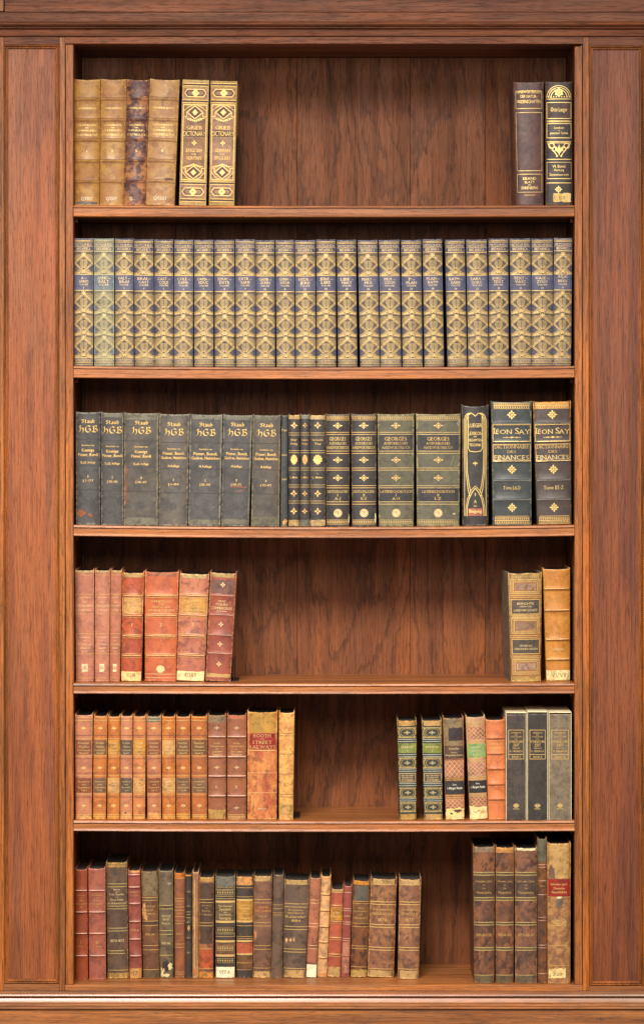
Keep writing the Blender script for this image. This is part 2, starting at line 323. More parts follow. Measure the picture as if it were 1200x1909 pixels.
def layout(txt, bold=0.0, serif=True, track=0.10):
    """list of (verts, faces) in cap-height units, total width"""
    global CAP
    if CAP is None:
        g = glyph('H'); CAP = max(v[1] for v in g[0])
    out = []; x = 0.0
    for ch in txt:
        if ch == ' ': x += 0.42; continue
        vs_, fs, x0, w_, _ = glyph(ch, bold)
        v2 = [((v[0]-x0)/CAP + x, v[1]/CAP) for v in vs_]
        out.append((v2, fs))
        if serif and ch in 'ABDEFHIJKLMNPRTUVWXYZ':
            feet = {'A': ((0, 0), (1, 0)), 'H': ((0, 0), (1, 0), (0, 1), (1, 1)), 'I': ((.5, 0), (.5, 1)), 'N': ((0, 0), (0, 1), (1, 1)),
                    'M': ((0, 0), (1, 0), (0, 1), (1, 1)), 'R': ((0, 0), (0, 1), (1, 0)), 'P': ((0, 0), (0, 1)), 'F': ((0, 0), (0, 1)), 'T': ((.5, 0),),
                    'E': ((0, 0), (0, 1)), 'D': ((0, 0), (0, 1)), 'B': ((0, 0), (0, 1)), 'L': ((0, 0), (0, 1)), 'K': ((0, 0), (0, 1), (1, 0), (1, 1)),
                    'U': ((0, 1), (1, 1)), 'V': ((0, 1), (1, 1)), 'W': ((0, 1), (1, 1)), 'X': ((0, 0), (1, 0), (0, 1), (1, 1)), 'Y': ((.5, 0), (0, 1), (1, 1)),
                    'Z': (), 'J': ((1, 1),)}[ch]
            ww = w_/CAP
            for fx, fy in feet:
                cxx = x + (0.07 if fx == 0 else (ww-0.07 if fx == 1 else ww/2)); yy = fy
                a = 0.17; h = 0.07; y0 = (0.0 if fy == 0 else 1-h)
                out.append(([(cxx-a, y0), (cxx+a, y0), (cxx+a, y0+h), (cxx-a, y0+h)], [(0, 1, 2, 3)]))
        x += w_/CAP + track + (0.07 if serif else 0)
    return out, max(x - track, 0.01)
FR = {
 'S': (.8, [[(.78,.80),(.55,1),(.22,.86),(.24,.62),(.6,.46),(.7,.2),(.42,0),(.05,.12)], [(.1,.95),(.3,.6)]]),
 't': (.5, [[(.2,.92),(.2,.1),(.36,0),(.5,.08)], [(0,.62),(.45,.62)]]),
 'a': (.6, [[(.1,.58),(.33,.66),(.45,.5),(.45,.1),(.57,0)], [(.45,.36),(.12,.3),(.08,.08),(.3,0),(.45,.12)]]),
 'u': (.66, [[(.1,.66),(.1,.1),(.3,0),(.48,.12)], [(.5,.66),(.5,.08),(.64,0)]]),
 'b': (.6, [[(.1,1.05),(.1,.08),(.35,0),(.54,.2),(.5,.5),(.3,.64),(.1,.5)]]),
 'H': (.9, [[(.0,.70),(.16,.92),(.34,.94)], [(.30,1.02),(.34,.5),(.28,.1),(.04,.0)], [(.34,.50),(.56,.66),(.80,.58),(.84,.2),(.66,-.12)]]),
 'G': (.95, [[(.84,.86),(.52,1.02),(.16,.82),(.08,.4),(.24,.05),(.6,-.02),(.86,.18),(.86,.5),(.56,.52)]]),
 'B': (.92, [[(.05,.82),(.22,1),(.32,.6),(.26,.05),(.05,.1)], [(.32,.92),(.66,1.02),(.78,.78),(.45,.56),(.82,.45),(.86,.12),(.52,-.02),(.24,.08)]]),
}

# ------------------------------------------------------------ 2-D drawing on a curved surface
class Draw:
    def __init__(s, surf, eps): s.surf = surf; s.eps = eps; s.v = []; s.f = []; s.k = 0
    def _e(s):
        s.k += 1; return s.eps + (s.k % 60) * 3e-6
    def put(s, pts, faces, e=None):
        if e is None: e = s._e()
        b = len(s.v)
        for u, z in pts: s.v.append(s.surf(u, z, e))
        s.f += [tuple(b+i for i in f) for f in faces]
    def line(s, pts, w, closed=False):
        P = []
        n = len(pts)
        seq = list(range(n)) + ([0] if closed else [])
        for a, b_ in zip(seq[:-1], seq[1:]):
            (x0, z0), (x1, z1) = pts[a], pts[b_]
            k = max(1, int(math.ceil(abs(x1-x0)/0.005)), int(math.ceil(abs(z1-z0)/0.02)))
            for i in range(k): P.append((x0+(x1-x0)*i/k, z0+(z1-z0)*i/k))
        if not closed: P.append(pts[-1])
        m = len(P); out = []
        for i in range(m):
            if closed: a = P[i-1]; c = P[(i+1) % m]
            else: a = P[max(0, i-1)]; c = P[min(m-1, i+1)]
            p = P[i]
            d1 = (p[0]-a[0], p[1]-a[1]); d2 = (c[0]-p[0], c[1]-p[1])
            l1 = math.hypot(*d1); l2 = math.hypot(*d2)
            if l1 < 1e-9: d1 = d2; l1 = l2
            if l2 < 1e-9: d2 = d1; l2 = l1
            if l1 < 1e-9: continue
            n1 = (-d1[1]/l1, d1[0]/l1); n2 = (-d2[1]/l2, d2[0]/l2)
            nx, nz = n1[0]+n2[0], n1[1]+n2[1]; l = math.hypot(nx, nz)
            if l < 1e-6: nx, nz = n1; sc_ = 1
            else:
                nx /= l; nz /= l; sc_ = min(1.6, 1/max(0.3, nx*n1[0]+nz*n1[1]))
            h = w/2*sc_
            out += [(p[0]+nx*h, p[1]+nz*h), (p[0]-nx*h, p[1]-nz*h)]
        q = len(out)//2
        fs = [(2*i, 2*i+1, 2*i+3, 2*i+2) for i in range(q-1)]
        if closed: fs.append((2*q-2, 2*q-1, 1, 0))
        s.put(out, fs)
    def nib(s, pts, w, ang=0.7):
        dx, dz = math.cos(ang)*w/2, math.sin(ang)*w/2
        out = []
        for x, z in pts: out += [(x-dx, z-dz), (x+dx, z+dz)]
        s.put(out, [(2*i, 2*i+1, 2*i+3, 2*i+2) for i in range(len(pts)-1)])
    def poly(s, pts): s.put(pts, [tuple(range(len(pts)))])
    def rect(s, u0, u1, z0, z1): s.line([(u0, (z0+z1)/2), (u1, (z0+z1)/2)], abs(z1-z0))
    def frame(s, u0, u1, z0, z1, w): s.line([(u0, z0), (u1, z0), (u1, z1), (u0, z1)], w, True)
    def disc(s, cx, cz, r, n=12, rz=None):
        rz = rz or r
        pts = [(cx, cz)] + [(cx+r*math.cos(2*PI*i/n), cz+rz*math.sin(2*PI*i/n)) for i in range(n)]
        s.put(pts, [(0, 1+i, 1+(i+1) % n) for i in range(n)])
    def ring(s, cx, cz, r, w, n=16, a0=0, a1=2*PI, rz=None):
        rz = rz or r
        full = abs(a1-a0) > 6.2
        k = n if full else n+1
        s.line([(cx+r*math.cos(a0+(a1-a0)*i/n), cz+rz*math.sin(a0+(a1-a0)*i/n)) for i in range(k)], w, full)
    def petal(s, cx, cz, ang, r0, r1, w):
        c, q = math.cos(ang), math.sin(ang); mid = r0+(r1-r0)*.6
        P = [(r0, 0), (mid, -w/2), (r1, 0), (mid, w/2)]
        s.poly([(cx+c*a-q*b_, cz+q*a+c*b_) for a, b_ in P])
    def rosette(s, cx, cz, r, n=8, rz=None):
        for i in range(n): s.petal(cx, cz, PI/2+2*PI*i/n, r*.22, r*(1 if i % 2 == 0 else .78), r*.42)
        s.disc(cx, cz, r*.2, 8)
    def lozenge(s, cx, cz, rx, rz):
        s.poly([(cx-rx, cz), (cx, cz-rz), (cx+rx, cz), (cx, cz+rz)])
    def sprig(s, cx, cz, r):
        for a in (90, 45, 135, 15, 165): s.petal(cx, cz-r*.3, math.radians(a), r*.1, r*1.15, r*.36)
        s.petal(cx, cz-r*.3, math.radians(-90), 0, r*.8, r*.25)
        s.disc(cx, cz-r*.2, r*.2, 6)
    def crest(s, cx, cz, rx, rz):
        n = 22; pts = [(cx, cz)]
        for i in range(n):
            a = 2*PI*i/n; k = 1.0 if i % 2 else .8
            pts.append((cx+rx*k*math.cos(a)*(1.0 if math.sin(a) > -.5 else .8), cz+rz*k*math.sin(a)))
        s.put(pts, [(0, 1+i, 1+(i+1) % n) for i in range(n)])
    def border(s, u0, u1, z0, z1, n, w):
        s.line([(u0, z0), (u1, z0)], w); s.line([(u0, z1), (u1, z1)], w)
        h = z1-z0
        for i in range(n):
            c = u0+(u1-u0)*(i+.5)/n; q = (u1-u0)/n*.36
            if i % 2: s.lozenge(c, (z0+z1)/2, q, h*.34)
            else: s.petal(c, z0+h*.15, PI/2, 0, h*.7, q*2)
    def text(s, txt, cx, zc, h, width=None, bold=0.0, serif=True, condense=1.0):
        parts, tw = layout(txt, (-.012 if serif else bold-.012), serif)
        sx = h*condense if width is None else min(width/tw, h*1.5)
        e = s._e()
        for vs_, fs in parts:
            e += 4e-6
            s.put([(cx+(x-tw/2)*sx, zc+(y-.5)*h) for x, y in vs_], fs, e)
    def fraktur(s, txt, cx, zc, h, width, w):
        tot = sum(FR[c][0] for c in txt) + .16*(len(txt)-1); sx = width/tot; x = cx-width/2
        for c in txt:
            wd, st = FR[c]
            for p in st:
                # round the pen path a little
                q = [p[0]]
                for i in range(1, len(p)-1):
                    a, b_, c2 = p[i-1], p[i], p[i+1]
                    q += [((a[0]+3*b_[0])/4, (a[1]+3*b_[1])/4), ((c2[0]+3*b_[0])/4, (c2[1]+3*b_[1])/4)]
                q.append(p[-1])
                s.nib([(x+a*sx, zc+(b_-.5)*h) for a, b_ in q], w)
            x += (wd+.16)*sx
    def sheet(s, u0, u1, z0, z1, jag=0.0, nu=10, nz=None):
        nz = nz or max(2, int((z1-z0)/0.006))
        pts = []
        for j in range(nz+1):
            for i in range(nu+1):
                u = u0+(u1-u0)*i/nu; z = z0+(z1-z0)*j/nz
                if jag and j in (0, nz): z += (R.random()-.5)*jag*(1 if j else .6)
                if jag and i in (0, nu): u += (R.random()-.5)*jag*.5
                pts.append((u, z))
        s.put(pts, [(j*(nu+1)+i, j*(nu+1)+i+1, (j+1)*(nu+1)+i+1, (j+1)*(nu+1)+i) for j in range(nz) for i in range(nu)])
    def blob(s, cx, cz, rx, rz, jag=.5, n=16):
        rad = [1+(R.random()-.5)*2*jag*.7 for _ in range(n)]
        pts = [(cx, cz)]
        for k in (.5, 1):
            for i in range(n):
                a = 2*PI*i/n; pts.append((cx+rx*k*rad[i]*math.cos(a), cz+rz*k*rad[i]*math.sin(a)))
        fs = [(0, 1+i, 1+(i+1) % n) for i in range(n)] + [(1+i, 1+n+i, 1+n+(i+1) % n, 1+(i+1) % n) for i in range(n)]
        s.put(pts, fs)

# ------------------------------------------------------------ the bookcase
case = empty('bookcase', (0, 0.15, 0), 'tall built-in oak bookcase with panelled sides, moulded top and base and five shelves', 'bookcase')
CY = 0.15
DEP = 250 * S
def sub(name, mb, mat, parent=case, smooth=False):
    off = (0, CY, 0)
    vv = [(x, y-CY, z) for x, y, z in mb.v]
    return mesh_obj(name, vv, mb.f, mat, parent, smooth)
def extrude_x(mb, prof, x0, x1, n=1, sag=None):
    """prof: list of (py, y) closed outline in photo pixels / metres"""
    b = len(mb.v); k = len(prof)
    for i in range(n+1):
        x = x0+(x1-x0)*i/n; dz = sag(x) if sag else 0
        for py, y in prof: mb.v.append((x, y, Z(py)+dz))
    for i in range(n):
        for j in range(k):
            a = b+i*k+j; c = b+i*k+(j+1) % k
            mb.f.append((a, c, c+k, a+k))
    mb.f.append(tuple(b+j for j in range(k-1, -1, -1))); mb.f.append(tuple(b+n*k+j for j in range(k)))
mm = 0.001
XL, XR = X(-42), X(1246)
def arc(py0, py1, y, out, n=10):
    return [(py0+(py1-py0)*i/n, y-out*math.sin(PI*i/n)) for i in range(n+1)]
# top: frieze and cornice
m_ = MB(); extrude_x(m_, [(-60, 7*mm), (21, 7*mm), (21, 40*mm), (-60, 40*mm)], X(9), XR); fz = sub('frieze_panel', m_, W_rail)
m_ = MB(); extrude_x(m_, [(21.2, 4*mm), (22.5, 6*mm), (22.6, 1*mm), (24, -4*mm), (40, -4*mm), (40, 41*mm), (21.2, 41*mm)], XL, XR); sub('frieze_rail', m_, W_rail)
m_ = MB(); extrude_x(m_, [(-60, -4*mm), (21, -4*mm), (21, 41*mm), (-60, 41*mm)], XL, X(7)); sub('frieze_stile', m_, W_stile)
m_ = MB(); extrude_x(m_, [(40.2, -7*mm)] + arc(41, 49, -8*mm, 5*mm)[0:] + [(49.2, 3*mm), (50.4, 3*mm), (50.6,-5*mm)] + arc(51, 54, -5*mm, 4*mm, 4) + [(54.2, 3*mm), (55.6, 3*mm), (56, -2*mm), (57, -2*mm), (58, -7*mm), (66, -5*mm), (67.6, -4*mm), (67.8, 4*mm), (69, 4*mm), (69, 42*mm), (40.2, 42*mm)], XL, XR)
sub('cornice_moulding', m_, W_rail, smooth=False)
m_ = MB(); extrude_x(m_, [(69.2, -1*mm), (81, -1*mm), (82, 0.5*mm), (82, DEP+0.02), (69.2, DEP+0.02)], X(122), X(1085)); sub('top_board', m_, W_rail)
# side walls, posts, frames
def side(sgn):
    # photo x of: outer edge, mould outer, panel outer, panel inner, mould inner, stile inner, post inner
    if sgn < 0: xo, a, p0, p1, bq, st, po = -42, 8, 16, 102, 111, 121.7, 137; pt, pb = 83, 1834
    else: xo, a, p0, p1, bq, st, po = 1246, 1198, 1190, 1105, 1097, 1085.3, 1070.5; pt, pb = 85, 1838
    lo = lambda *q: (min(q), max(q))
    fr = empty_part = None
    m2 = MB()
    for (xa, xb, ya, yb) in ((xo, a, 69.2, 1847.5), (bq, st, 69.2, 1847.5)):
        x0, x1 = lo(X(xa), X(xb)); m2.box(x0, x1, 0, 0.032, Z(yb), Z(ya), 0.0012)
    x0, x1 = lo(X(a), X(bq))
    for za, zb in ((Z(pt), Z(69.4)), (Z(1847.3), Z(pb))):
        mr = MB(); mr.box(x0+0.0003, x1-0.0003, 0.0004, 0.031, za, zb); sub('frame_rail', mr, W_rail if za > 1 else W_base)
    f = sub('panel_frame', m2, W_stile)
    # mitred moulding
    m3 = MB(); prof = [(0.2, 0.006), (1.0, 0.006), (1.3, -0.0012), (2.4, -0.0024), (3.5, -0.0004), (3.7, 0.0065), (4.7, 0.0065), (4.9, 0.0010), (6.0, 0.0012), (7.0, 0.0045), (7.1, 0.0078), (8.0, 0.0079)]
    X0, X1 = lo(X(a), X(bq)); z0, z1 = Z(pb), Z(pt)
    for ins, y in prof:
        d = ins*S; m3.v += [(X0+d, y, z0+d), (X1-d, y, z0+d), (X1-d, y, z1-d), (X0+d, y, z1-d)]
    for i in range(len(prof)-1):
        for j in range(4):
            A = i*4+j; B = i*4+(j+1) % 4; m3.f.append((A, B, B+4, A+4))
    # back closure
    d = prof[-1][0]*S; bb = len(m3.v)
    q = prof[0][0]*S
    for dd in (d, q): m3.v += [(X0+dd, .02, z0+dd), (X1-dd, .02, z0+dd), (X1-dd, .02, z1-dd), (X0+dd, .02, z1-dd)]
    n8 = (len(prof)-1)*4
    for j in range(4):
        k = (j+1) % 4
        m3.f.append((n8+j, n8+k, bb+k, bb+j)); m3.f.append((bb+j, bb+k, bb+4+k, bb+4+j)); m3.f.append((bb+4+j, bb+4+k, k, j))
    for v in range(len(m3.v)): x, y, z = m3.v[v]; m3.v[v] = (x, y-CY, z)
    mesh_obj('moulding', m3.v, m3.f, W_stile, f)
    m4 = MB(); m4.box(X0+8.2*S, X1-8.2*S, 0.0078, 0.019, z0+8.2*S, z1-8.2*S)
    for v in range(len(m4.v)): x, y, z = m4.v[v]; m4.v[v] = (x, y-CY, z)
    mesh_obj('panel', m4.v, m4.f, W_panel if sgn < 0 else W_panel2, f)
    m5 = MB(); x0, x1 = lo(X(st+(1.0 if sgn < 0 else -1.0)), X(po)); m5.box(x0, x1, 0.0012 if sgn < 0 else 0.0008, 0.034, Z(1835.5), Z(83 if sgn < 0 else 86.5), 0.0012)
    sub('post', m5, W_stile)
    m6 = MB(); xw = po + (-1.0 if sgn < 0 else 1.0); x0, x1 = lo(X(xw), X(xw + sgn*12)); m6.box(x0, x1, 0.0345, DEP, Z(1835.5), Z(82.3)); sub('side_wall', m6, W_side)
    # shelf pin rail in the rear corner
    m7 = MB(); x0, x1 = lo(X(po), X(po - sgn*6)); m7.box(x0+.0002, x1-.0002, DEP-0.016, DEP-0.0005, Z(1835), Z(82.8)); sub('corner_batten', m7, W_side)
side(-1); side(1)
# back made of broad boards
bx = [130, 318, 552, 770, 915, 1078]
for i in range(len(bx)-1):   # boards with open seams, ahead of the backing
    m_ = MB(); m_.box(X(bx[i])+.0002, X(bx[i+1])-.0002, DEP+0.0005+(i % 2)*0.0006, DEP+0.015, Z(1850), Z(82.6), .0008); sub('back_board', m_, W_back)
m_ = MB(); m_.box(X(128), X(1080), DEP+0.0165, DEP+0.022, Z(1850), Z(82.6)); sub('added_backing', m_, W_side)  # unseen sheet added to stop world light leaking through the board seams
# base
m_ = MB(); extrude_x(m_, [(1836, 1*mm), (1837, 0), (1847, -0.2*mm), (1848, 2*mm), (1848, DEP+.02), (1836, DEP+.02)], X(122.2), X(1084.8)); sub('bottom_board', m_, W_base)
m_ = MB(); extrude_x(m_, [(1848.2, -3*mm), (1849.6, -4.2*mm), (1850.2, -3.4*mm), (1851, -5.6*mm), (1853.4, -5.9*mm), (1855.4, -6.9*mm), (1856.4, -7.2*mm), (1857, -5*mm), (1857.2, 3*mm), (1859.6, 3*mm), (1859.8, -12.4*mm), (1861.2, -13.2*mm), (1863, -14.3*mm), (1864.8, -15.5*mm), (1866.4, -16.1*mm), (1867.6, -16*mm), (1868.4, -14.5*mm), (1869.2, -14.5*mm), (1869.8, -17*mm), (1872, -17.2*mm), (1873.2, -17.2*mm), (1873.4, -15*mm), (1875, -15.2*mm), (1875.4, -18.6*mm), (1877.6, -18.8*mm), (1878.6, -17*mm), (1878.6, 20*mm), (1848.2, 20*mm)], XL, XR)
sub('base_moulding', m_, W_bead)
m_ = MB(); extrude_x(m_, [(1878.8, -11*mm), (1975, -11*mm), (1975, 20*mm), (1878.8, 20*mm)], XL, XR); sub('plinth', m_, W_base)
# shelves
SH = {1: (382.5, 404, 1.0), 2: (682.5, 704.5, 2.4), 3: (979, 999.5, 4.0), 4: (1274, 1293.5, 1.0), 5: (1530, 1550, 1.5)}
SAG = {}
for k, (ya, yb, sg) in SH.items():
    fn = (lambda x, g=sg: -g*S*(1-(x/0.556)**2)); SAG[k] = fn
    h = yb-ya
    prof = [(ya, 5*mm), (ya+.6, 3.8*mm), (ya+3.9, 2.2*mm), (ya+4.5, 8*mm), (ya+5.7, 8*mm), (ya+6.0, 2.6*mm), (yb-5.2, 2.6*mm), (yb-5.0, 2.0*mm), (yb-1.6, 0.2*mm), (yb-.6, 1.2*mm), (yb, 4.5*mm), (yb, DEP-.001), (ya, DEP-.001)]
    m_ = MB(); extrude_x(m_, prof, X(137.6), X(1069.9), 24, fn); sub('shelf', m_, W_shelf)
for k in (1, 2, 3, 4, 5):
    for xw, sg in ((137.2, 1), (1070.3, -1)):
        m_ = MB(); x0, x1 = sorted((X(xw), X(xw+sg*5.5))); m_.box(x0, x1, .05, .062, Z(SH[k][1]+9), Z(SH[k][1]+.3), .001); sub('shelf_peg', m_, W_side)
SH[6] = (1836, 1848, 0); SAG[6] = lambda x: 0.0

# ------------------------------------------------------------ books
class Book:
    def __init__(s, shelf, xt, xb, yt, yb, mat, label, group=None, board=None, pages='pages', sag=None, bands=(), bandh=1.6, bandw=2.2, dip=1.6, d=None, ear=1.0, thick=2.2, name='book', yaw=0.0, case=False):
        s.case = case
        s.shelf = shelf; ysf = SH[shelf][0]; xc_b = (xb[0]+xb[1])/2; xc_t = (xt[0]+xt[1])/2
        sgv = -SAG[shelf](X(xc_b))/S
        surf = ysf + sgv
        if d is None:
            if shelf >= 4 and yb < surf-0.3: d = DIST*((surf-HZ)/(yb-HZ)-1)
            else: d = 14
        d = max(6, min(d, 120)); s.d = d; k = 1+d/DIST; s.k = k
        s.W = ((xt[1]-xt[0])+(xb[1]-xb[0]))/2*S*k
        s.wb = (xb[1]-xb[0])*S*k; s.wt = (xt[1]-xt[0])*S*k
        zb = Z(surf); ztop = cam.location.z + (HZ-yt)*S*k
        s.H = ztop - zb; s.yt = yt; s.yb = yb; s.yy = yb
        # map photo y to local z
        s.zof = lambda py: (cam.location.z + (HZ-py)*S*k) - zb
        ang = math.atan2((xc_t-xc_b)*S*k, s.H)
        lift = s.W/2*abs(math.sin(ang))
        s.sag = (min(.13*s.W, 6*mm) if sag is None else sag*mm)*(1.0 if case else 1.9)
        s.root = empty(name, (X(xc_b)*k, d*S, zb+lift), label, 'book', group)
        s.root.rotation_euler = (0, ang, yaw)
        s.D = min(s.H*.66, DEP-d*S-.012)
        s.bands = [s.zof(b) for b in bands]; s.bh = bandh*mm*1.5; s.bw = bandw*S
        s.dip = dip*mm*1.5; s.mat = mat; s.draws = {}; s.np = 0; s.solo = {}
        s.make(board or mat, pages, ear, thick*mm)
    def wz(s, z): return (s.wb+(s.wt-s.wb)*z/s.H)/s.W
    def f(s, u, z):
        t = min(1.0, abs(u)/(s.W/2)); y = s.sag*(1-math.sqrt(max(0, 1-(t*.97)**2)))*1.05 if not s.case else s.sag*t**2.3
        for b in s.bands:
            q = abs(z-b)/s.bw
            if q < 1.6: y -= s.bh*math.exp(-q*q*1.6)*(1-.55*t**3)
        return y
    def surf(s, u, z, e): 
        u = max(-s.W/2, min(s.W/2, u))
        return (u*s.wz(z)*(.93 if s.case else 1), s.f(u, z)-e, z)
    def make(s, board, pages, ear, th):
        W, H = s.W, s.H; nu = 14; cf = .945 if s.case else 1.0; H_ = H; H = H-(.0028 if s.case else 0)
        zs = set([0.0, .0008, .003, H-.003, H-.0008, H])
        zs |= set(H*i/14 for i in range(1, 14))
        for b in s.bands:
            for q in (-1.5, -1, -.6, -.3, 0, .3, .6, 1, 1.5): zs.add(b+q*s.bw)
        zs = sorted(z for z in zs if 0 <= z <= H)
        us = [math.sin(PI/2*(-1+2*i/nu))*W/2 for i in range(nu+1)]
        v = []; fs = []; n2 = 2*(nu+1)
        for z in zs:
            tt = z/H
            for u in us:
                e = s.f(u, z); zz = z
                if H-z < .012: zz = z - s.dip*(1-(2*u/W)**2)*(1-(H-z)/.012)
                if z < .010: zz = z
                if z == 0 or z == H: e += .0009
                v.append((u*cf*s.wz(z), e, zz))
            for u in reversed(us):
                e = s.f(u, -9) + .0024; zz = z
                if H-z < .012: zz = z - s.dip*(1-(2*u/W)**2)*(1-(H-z)/.012)
                v.append((u*cf*.985*s.wz(z), e, zz))
        for j in range(len(zs)-1):
            for i in range(n2):
                a = j*n2+i; b = j*n2+(i+1) % n2; fs.append((a, b, b+n2, a+n2))
        L = (len(zs)-1)*n2
        for i in range(nu):
            fs.append((i, n2-1-i, n2-2-i, i+1)); fs.append((L+i, L+i+1, L+n2-2-i, L+n2-1-i))
        s.sv = v; s.sf = fs; s.merge = []
        y0 = s.sag*1.06+.0027 if not s.case else -.0006; H = H_; T = min(th, W*.12) if not s.case else .0011
        for sg in (-1, 1):
            m = MB(); xa, xb = sorted((sg*W/2, sg*(W/2-T)))
            m.box(xa, xb, y0, s.D, 0.0, H+ear*mm, min(.0006, T*.3))
            m.v = [(x*s.wz(z), y, z) for x, y, z in m.v]
            m.build('board', M[board], s.root)
        m = MB(); m.box(-W/2+T+.0003, W/2-T-.0003, s.sag+.0040, s.D-.004, .003, H-.0045)
        m.v = [(x*s.wz(z), y, z) for x, y, z in m.v]
        m.build('page_block', M[pages], s.root)
    def dr(s, part, mat, eps, parent=None):
        key = (part, mat)
        if key not in s.draws: s.draws[key] = (Draw(s.surf, eps), parent)
        return s.draws[key][0]
    # features; y's are photograph pixels, u's are -1..1 of the half width
    def U(s, t): return t*s.W/2
    def p(s, px): return px*S*s.k
    def line(s, y, w=1.1, mat='g', a=.97): s.dr('gilt_tooling', mat, .0005).line([(-s.U(a), s.zof(y)), (s.U(a), s.zof(y))], s.p(w)); return s
    def dbl(s, y, gap=4, w=1.1, mat='g'): s.line(y-gap/2, w, mat); s.line(y+gap/2, w, mat); return s
    def lines(s, ys, w=1.1, mat='g'):
        for y in ys: s.line(y, w, mat)
        return s
    def panel(s, y0, y1, mat, a=.985, name='label_panel', jag=0, u0=None, u1=None, eps=.00025):
        u0 = -a if u0 is None else u0; u1 = a if u1 is None else u1
        if eps < .0004: eps = .00018+s.np*.000028
        s.np += 1; D = Draw(s.surf, eps); D.sheet(s.U(u0), s.U(u1), s.zof(y1), s.zof(y0), jag*mm); 
        if name not in ('label_panel', 'title_label', 'paper_label'): s.merge.append((D.v, D.f, mat)); return s
        o = mesh_obj(name, D.v, D.f, M[mat], s.root); s.solo[name] = o; return s
    def cap(s, h, mat, jag=1.5): return s.panel(s.yt+1.4, s.yt+h, mat, .99, 'head_cap', jag) if not isinstance(s, int) else s
    def tail(s, y0, mat, jag=1.5, y1=None): return s.panel(y0, y1 or s.yb-1, mat, .985, 'tail_cap', jag)
    def text(s, txt, y, h, w=.8, mat='g', bold=0.01, serif=False, u=0, part='title_lettering', eps=.0007):
        s.dr(part, mat, eps).text(txt, s.U(u), s.zof(y), s.p(h), s.U(w)*2*(1), bold, serif); return s
    def texts(s, rows, mat='g', **k):
        for r in rows: s.text(r[0], r[1], r[2], r[3], mat, **k)
        return s
    def frame(s, y0, y1, a=.85, w=1.0, mat='g', u=0): s.dr('gilt_tooling', mat, .0005).frame(-s.U(a)+s.U(u), s.U(a)+s.U(u), s.zof(y1), s.zof(y0), s.p(w)); return s
    def sticker(s, y0, y1, txt=None, mat='sticker', a=.92, jag=1.0, h=6, w=.6, u0=None, u1=None, ink='inkpen', ty=None):
        s.panel(y0, y1, mat, a, 'paper_label', jag, u0, u1, .0009)
        if txt:
            uc = 0 if u0 is None else (u0+u1)/2
            s.dr('label_writing', ink, .0013, 'paper_label').text(txt, s.U(uc), s.zof(ty or (y0+y1)/2), s.p(h), s.U(w)*2, .0, False)
        return s
    def blob(s, u, y, rx, ry, mat, jag=.5, name='torn_patch'): D = Draw(s.surf, .0011+s.np*.00001); s.np += 1; D.blob(s.U(u), s.zof(y), s.p(rx), s.p(ry), jag); s.merge.append((D.v, D.f, mat)); return s
    def orn(s, kind, y, r, mat='g', u=0, rx=None):
        D = s.dr('gilt_tooling', mat, .0005); c, z = s.U(u), s.zof(y); r = s.p(r); rx = s.p(rx) if rx else r
        if kind == 'ros': D.rosette(c, z, r, 8)
        elif kind == 'loz':
            D.lozenge(c, z, rx*.42, r*.5); D.ring(c, z, rx*.62, r*.16, 12, rz=r*.8)
            D.lozenge(c-rx*.95, z, rx*.35, r*.28); D.lozenge(c+rx*.95, z, rx*.35, r*.28); D.lozenge(c, z+r*1.0, r*.2, r*.28); D.lozenge(c, z-r*1.0, r*.2, r*.28)
        elif kind == 'sprig': D.sprig(c, z, r)
        elif kind == 'crest': D.crest(c, z, rx, r)
        elif kind == 'med': D.disc(c, z, r, 20)
        elif kind == 'cross':
            for i in range(4): D.petal(c, z, PI/2*i, r*.1, r, r*.5)
            for i in range(4): D.petal(c, z, PI/4+PI/2*i, r*.2, r*.6, r*.3)
        return s
    def done(s):
        made = {}
        for (part, mat), (D, parent) in s.draws.items():
            if not D.f: continue
            if part not in ('title_lettering', 'shelf_mark', 'label_writing', 'label_panel', 'title_label', 'paper_label'):
                s.merge.append((D.v, D.f, mat)); continue
            par = (s.solo.get(parent) or made.get(parent, s.root)) if parent else s.root
            o = mesh_obj(part, D.v, D.f, M[mat], par); made.setdefault(part, o)
        # the tooling and stains are surface pattern: they live in the spine's own mesh
        v = list(s.sv); f = list(s.sf); mi = [0]*len(f); slots = [s.mat]
        for dv, df, mat in s.merge:
            if mat not in slots: slots.append(mat)
            b_ = len(v); v += dv; f += [tuple(i+b_ for i in q) for q in df]; mi += [slots.index(mat)]*len(df)
        o = mesh_obj('spine', v, f, None, s.root)
        for m_ in slots: o.data.materials.append(M[m_])
        n0 = len(s.sf)
        o.data.polygons.foreach_set('material_index', mi); o.data.polygons.foreach_set('use_smooth', [i < n0 for i in range(len(f))]); o.data.update()
        return s

def bookend(px_plate, py_top, ysf, d0, length, label, foot=True, t=1.2, tilt=0):
    r = empty('bookend', (X(px_plate)*(1+d0/DIST), d0*S, Z(ysf)), label, 'bookend')
    m = MB(); h = (ysf-py_top)*S*(1+d0/DIST); m.box(-t*mm/2, t*mm/2, 0, length, 0.0016, h, .0004)
    m.build('upright_plate', BLK, r)
    m = MB(); m.box(-.05, .010, .006, length-.004, .0003, .0014, .0003); m.build('foot_plate', BLK, r)
    r.rotation_euler = (0, tilt, 0); return r
BLK = plain('black_enamel', (26, 22, 22), .45, 0, .2)

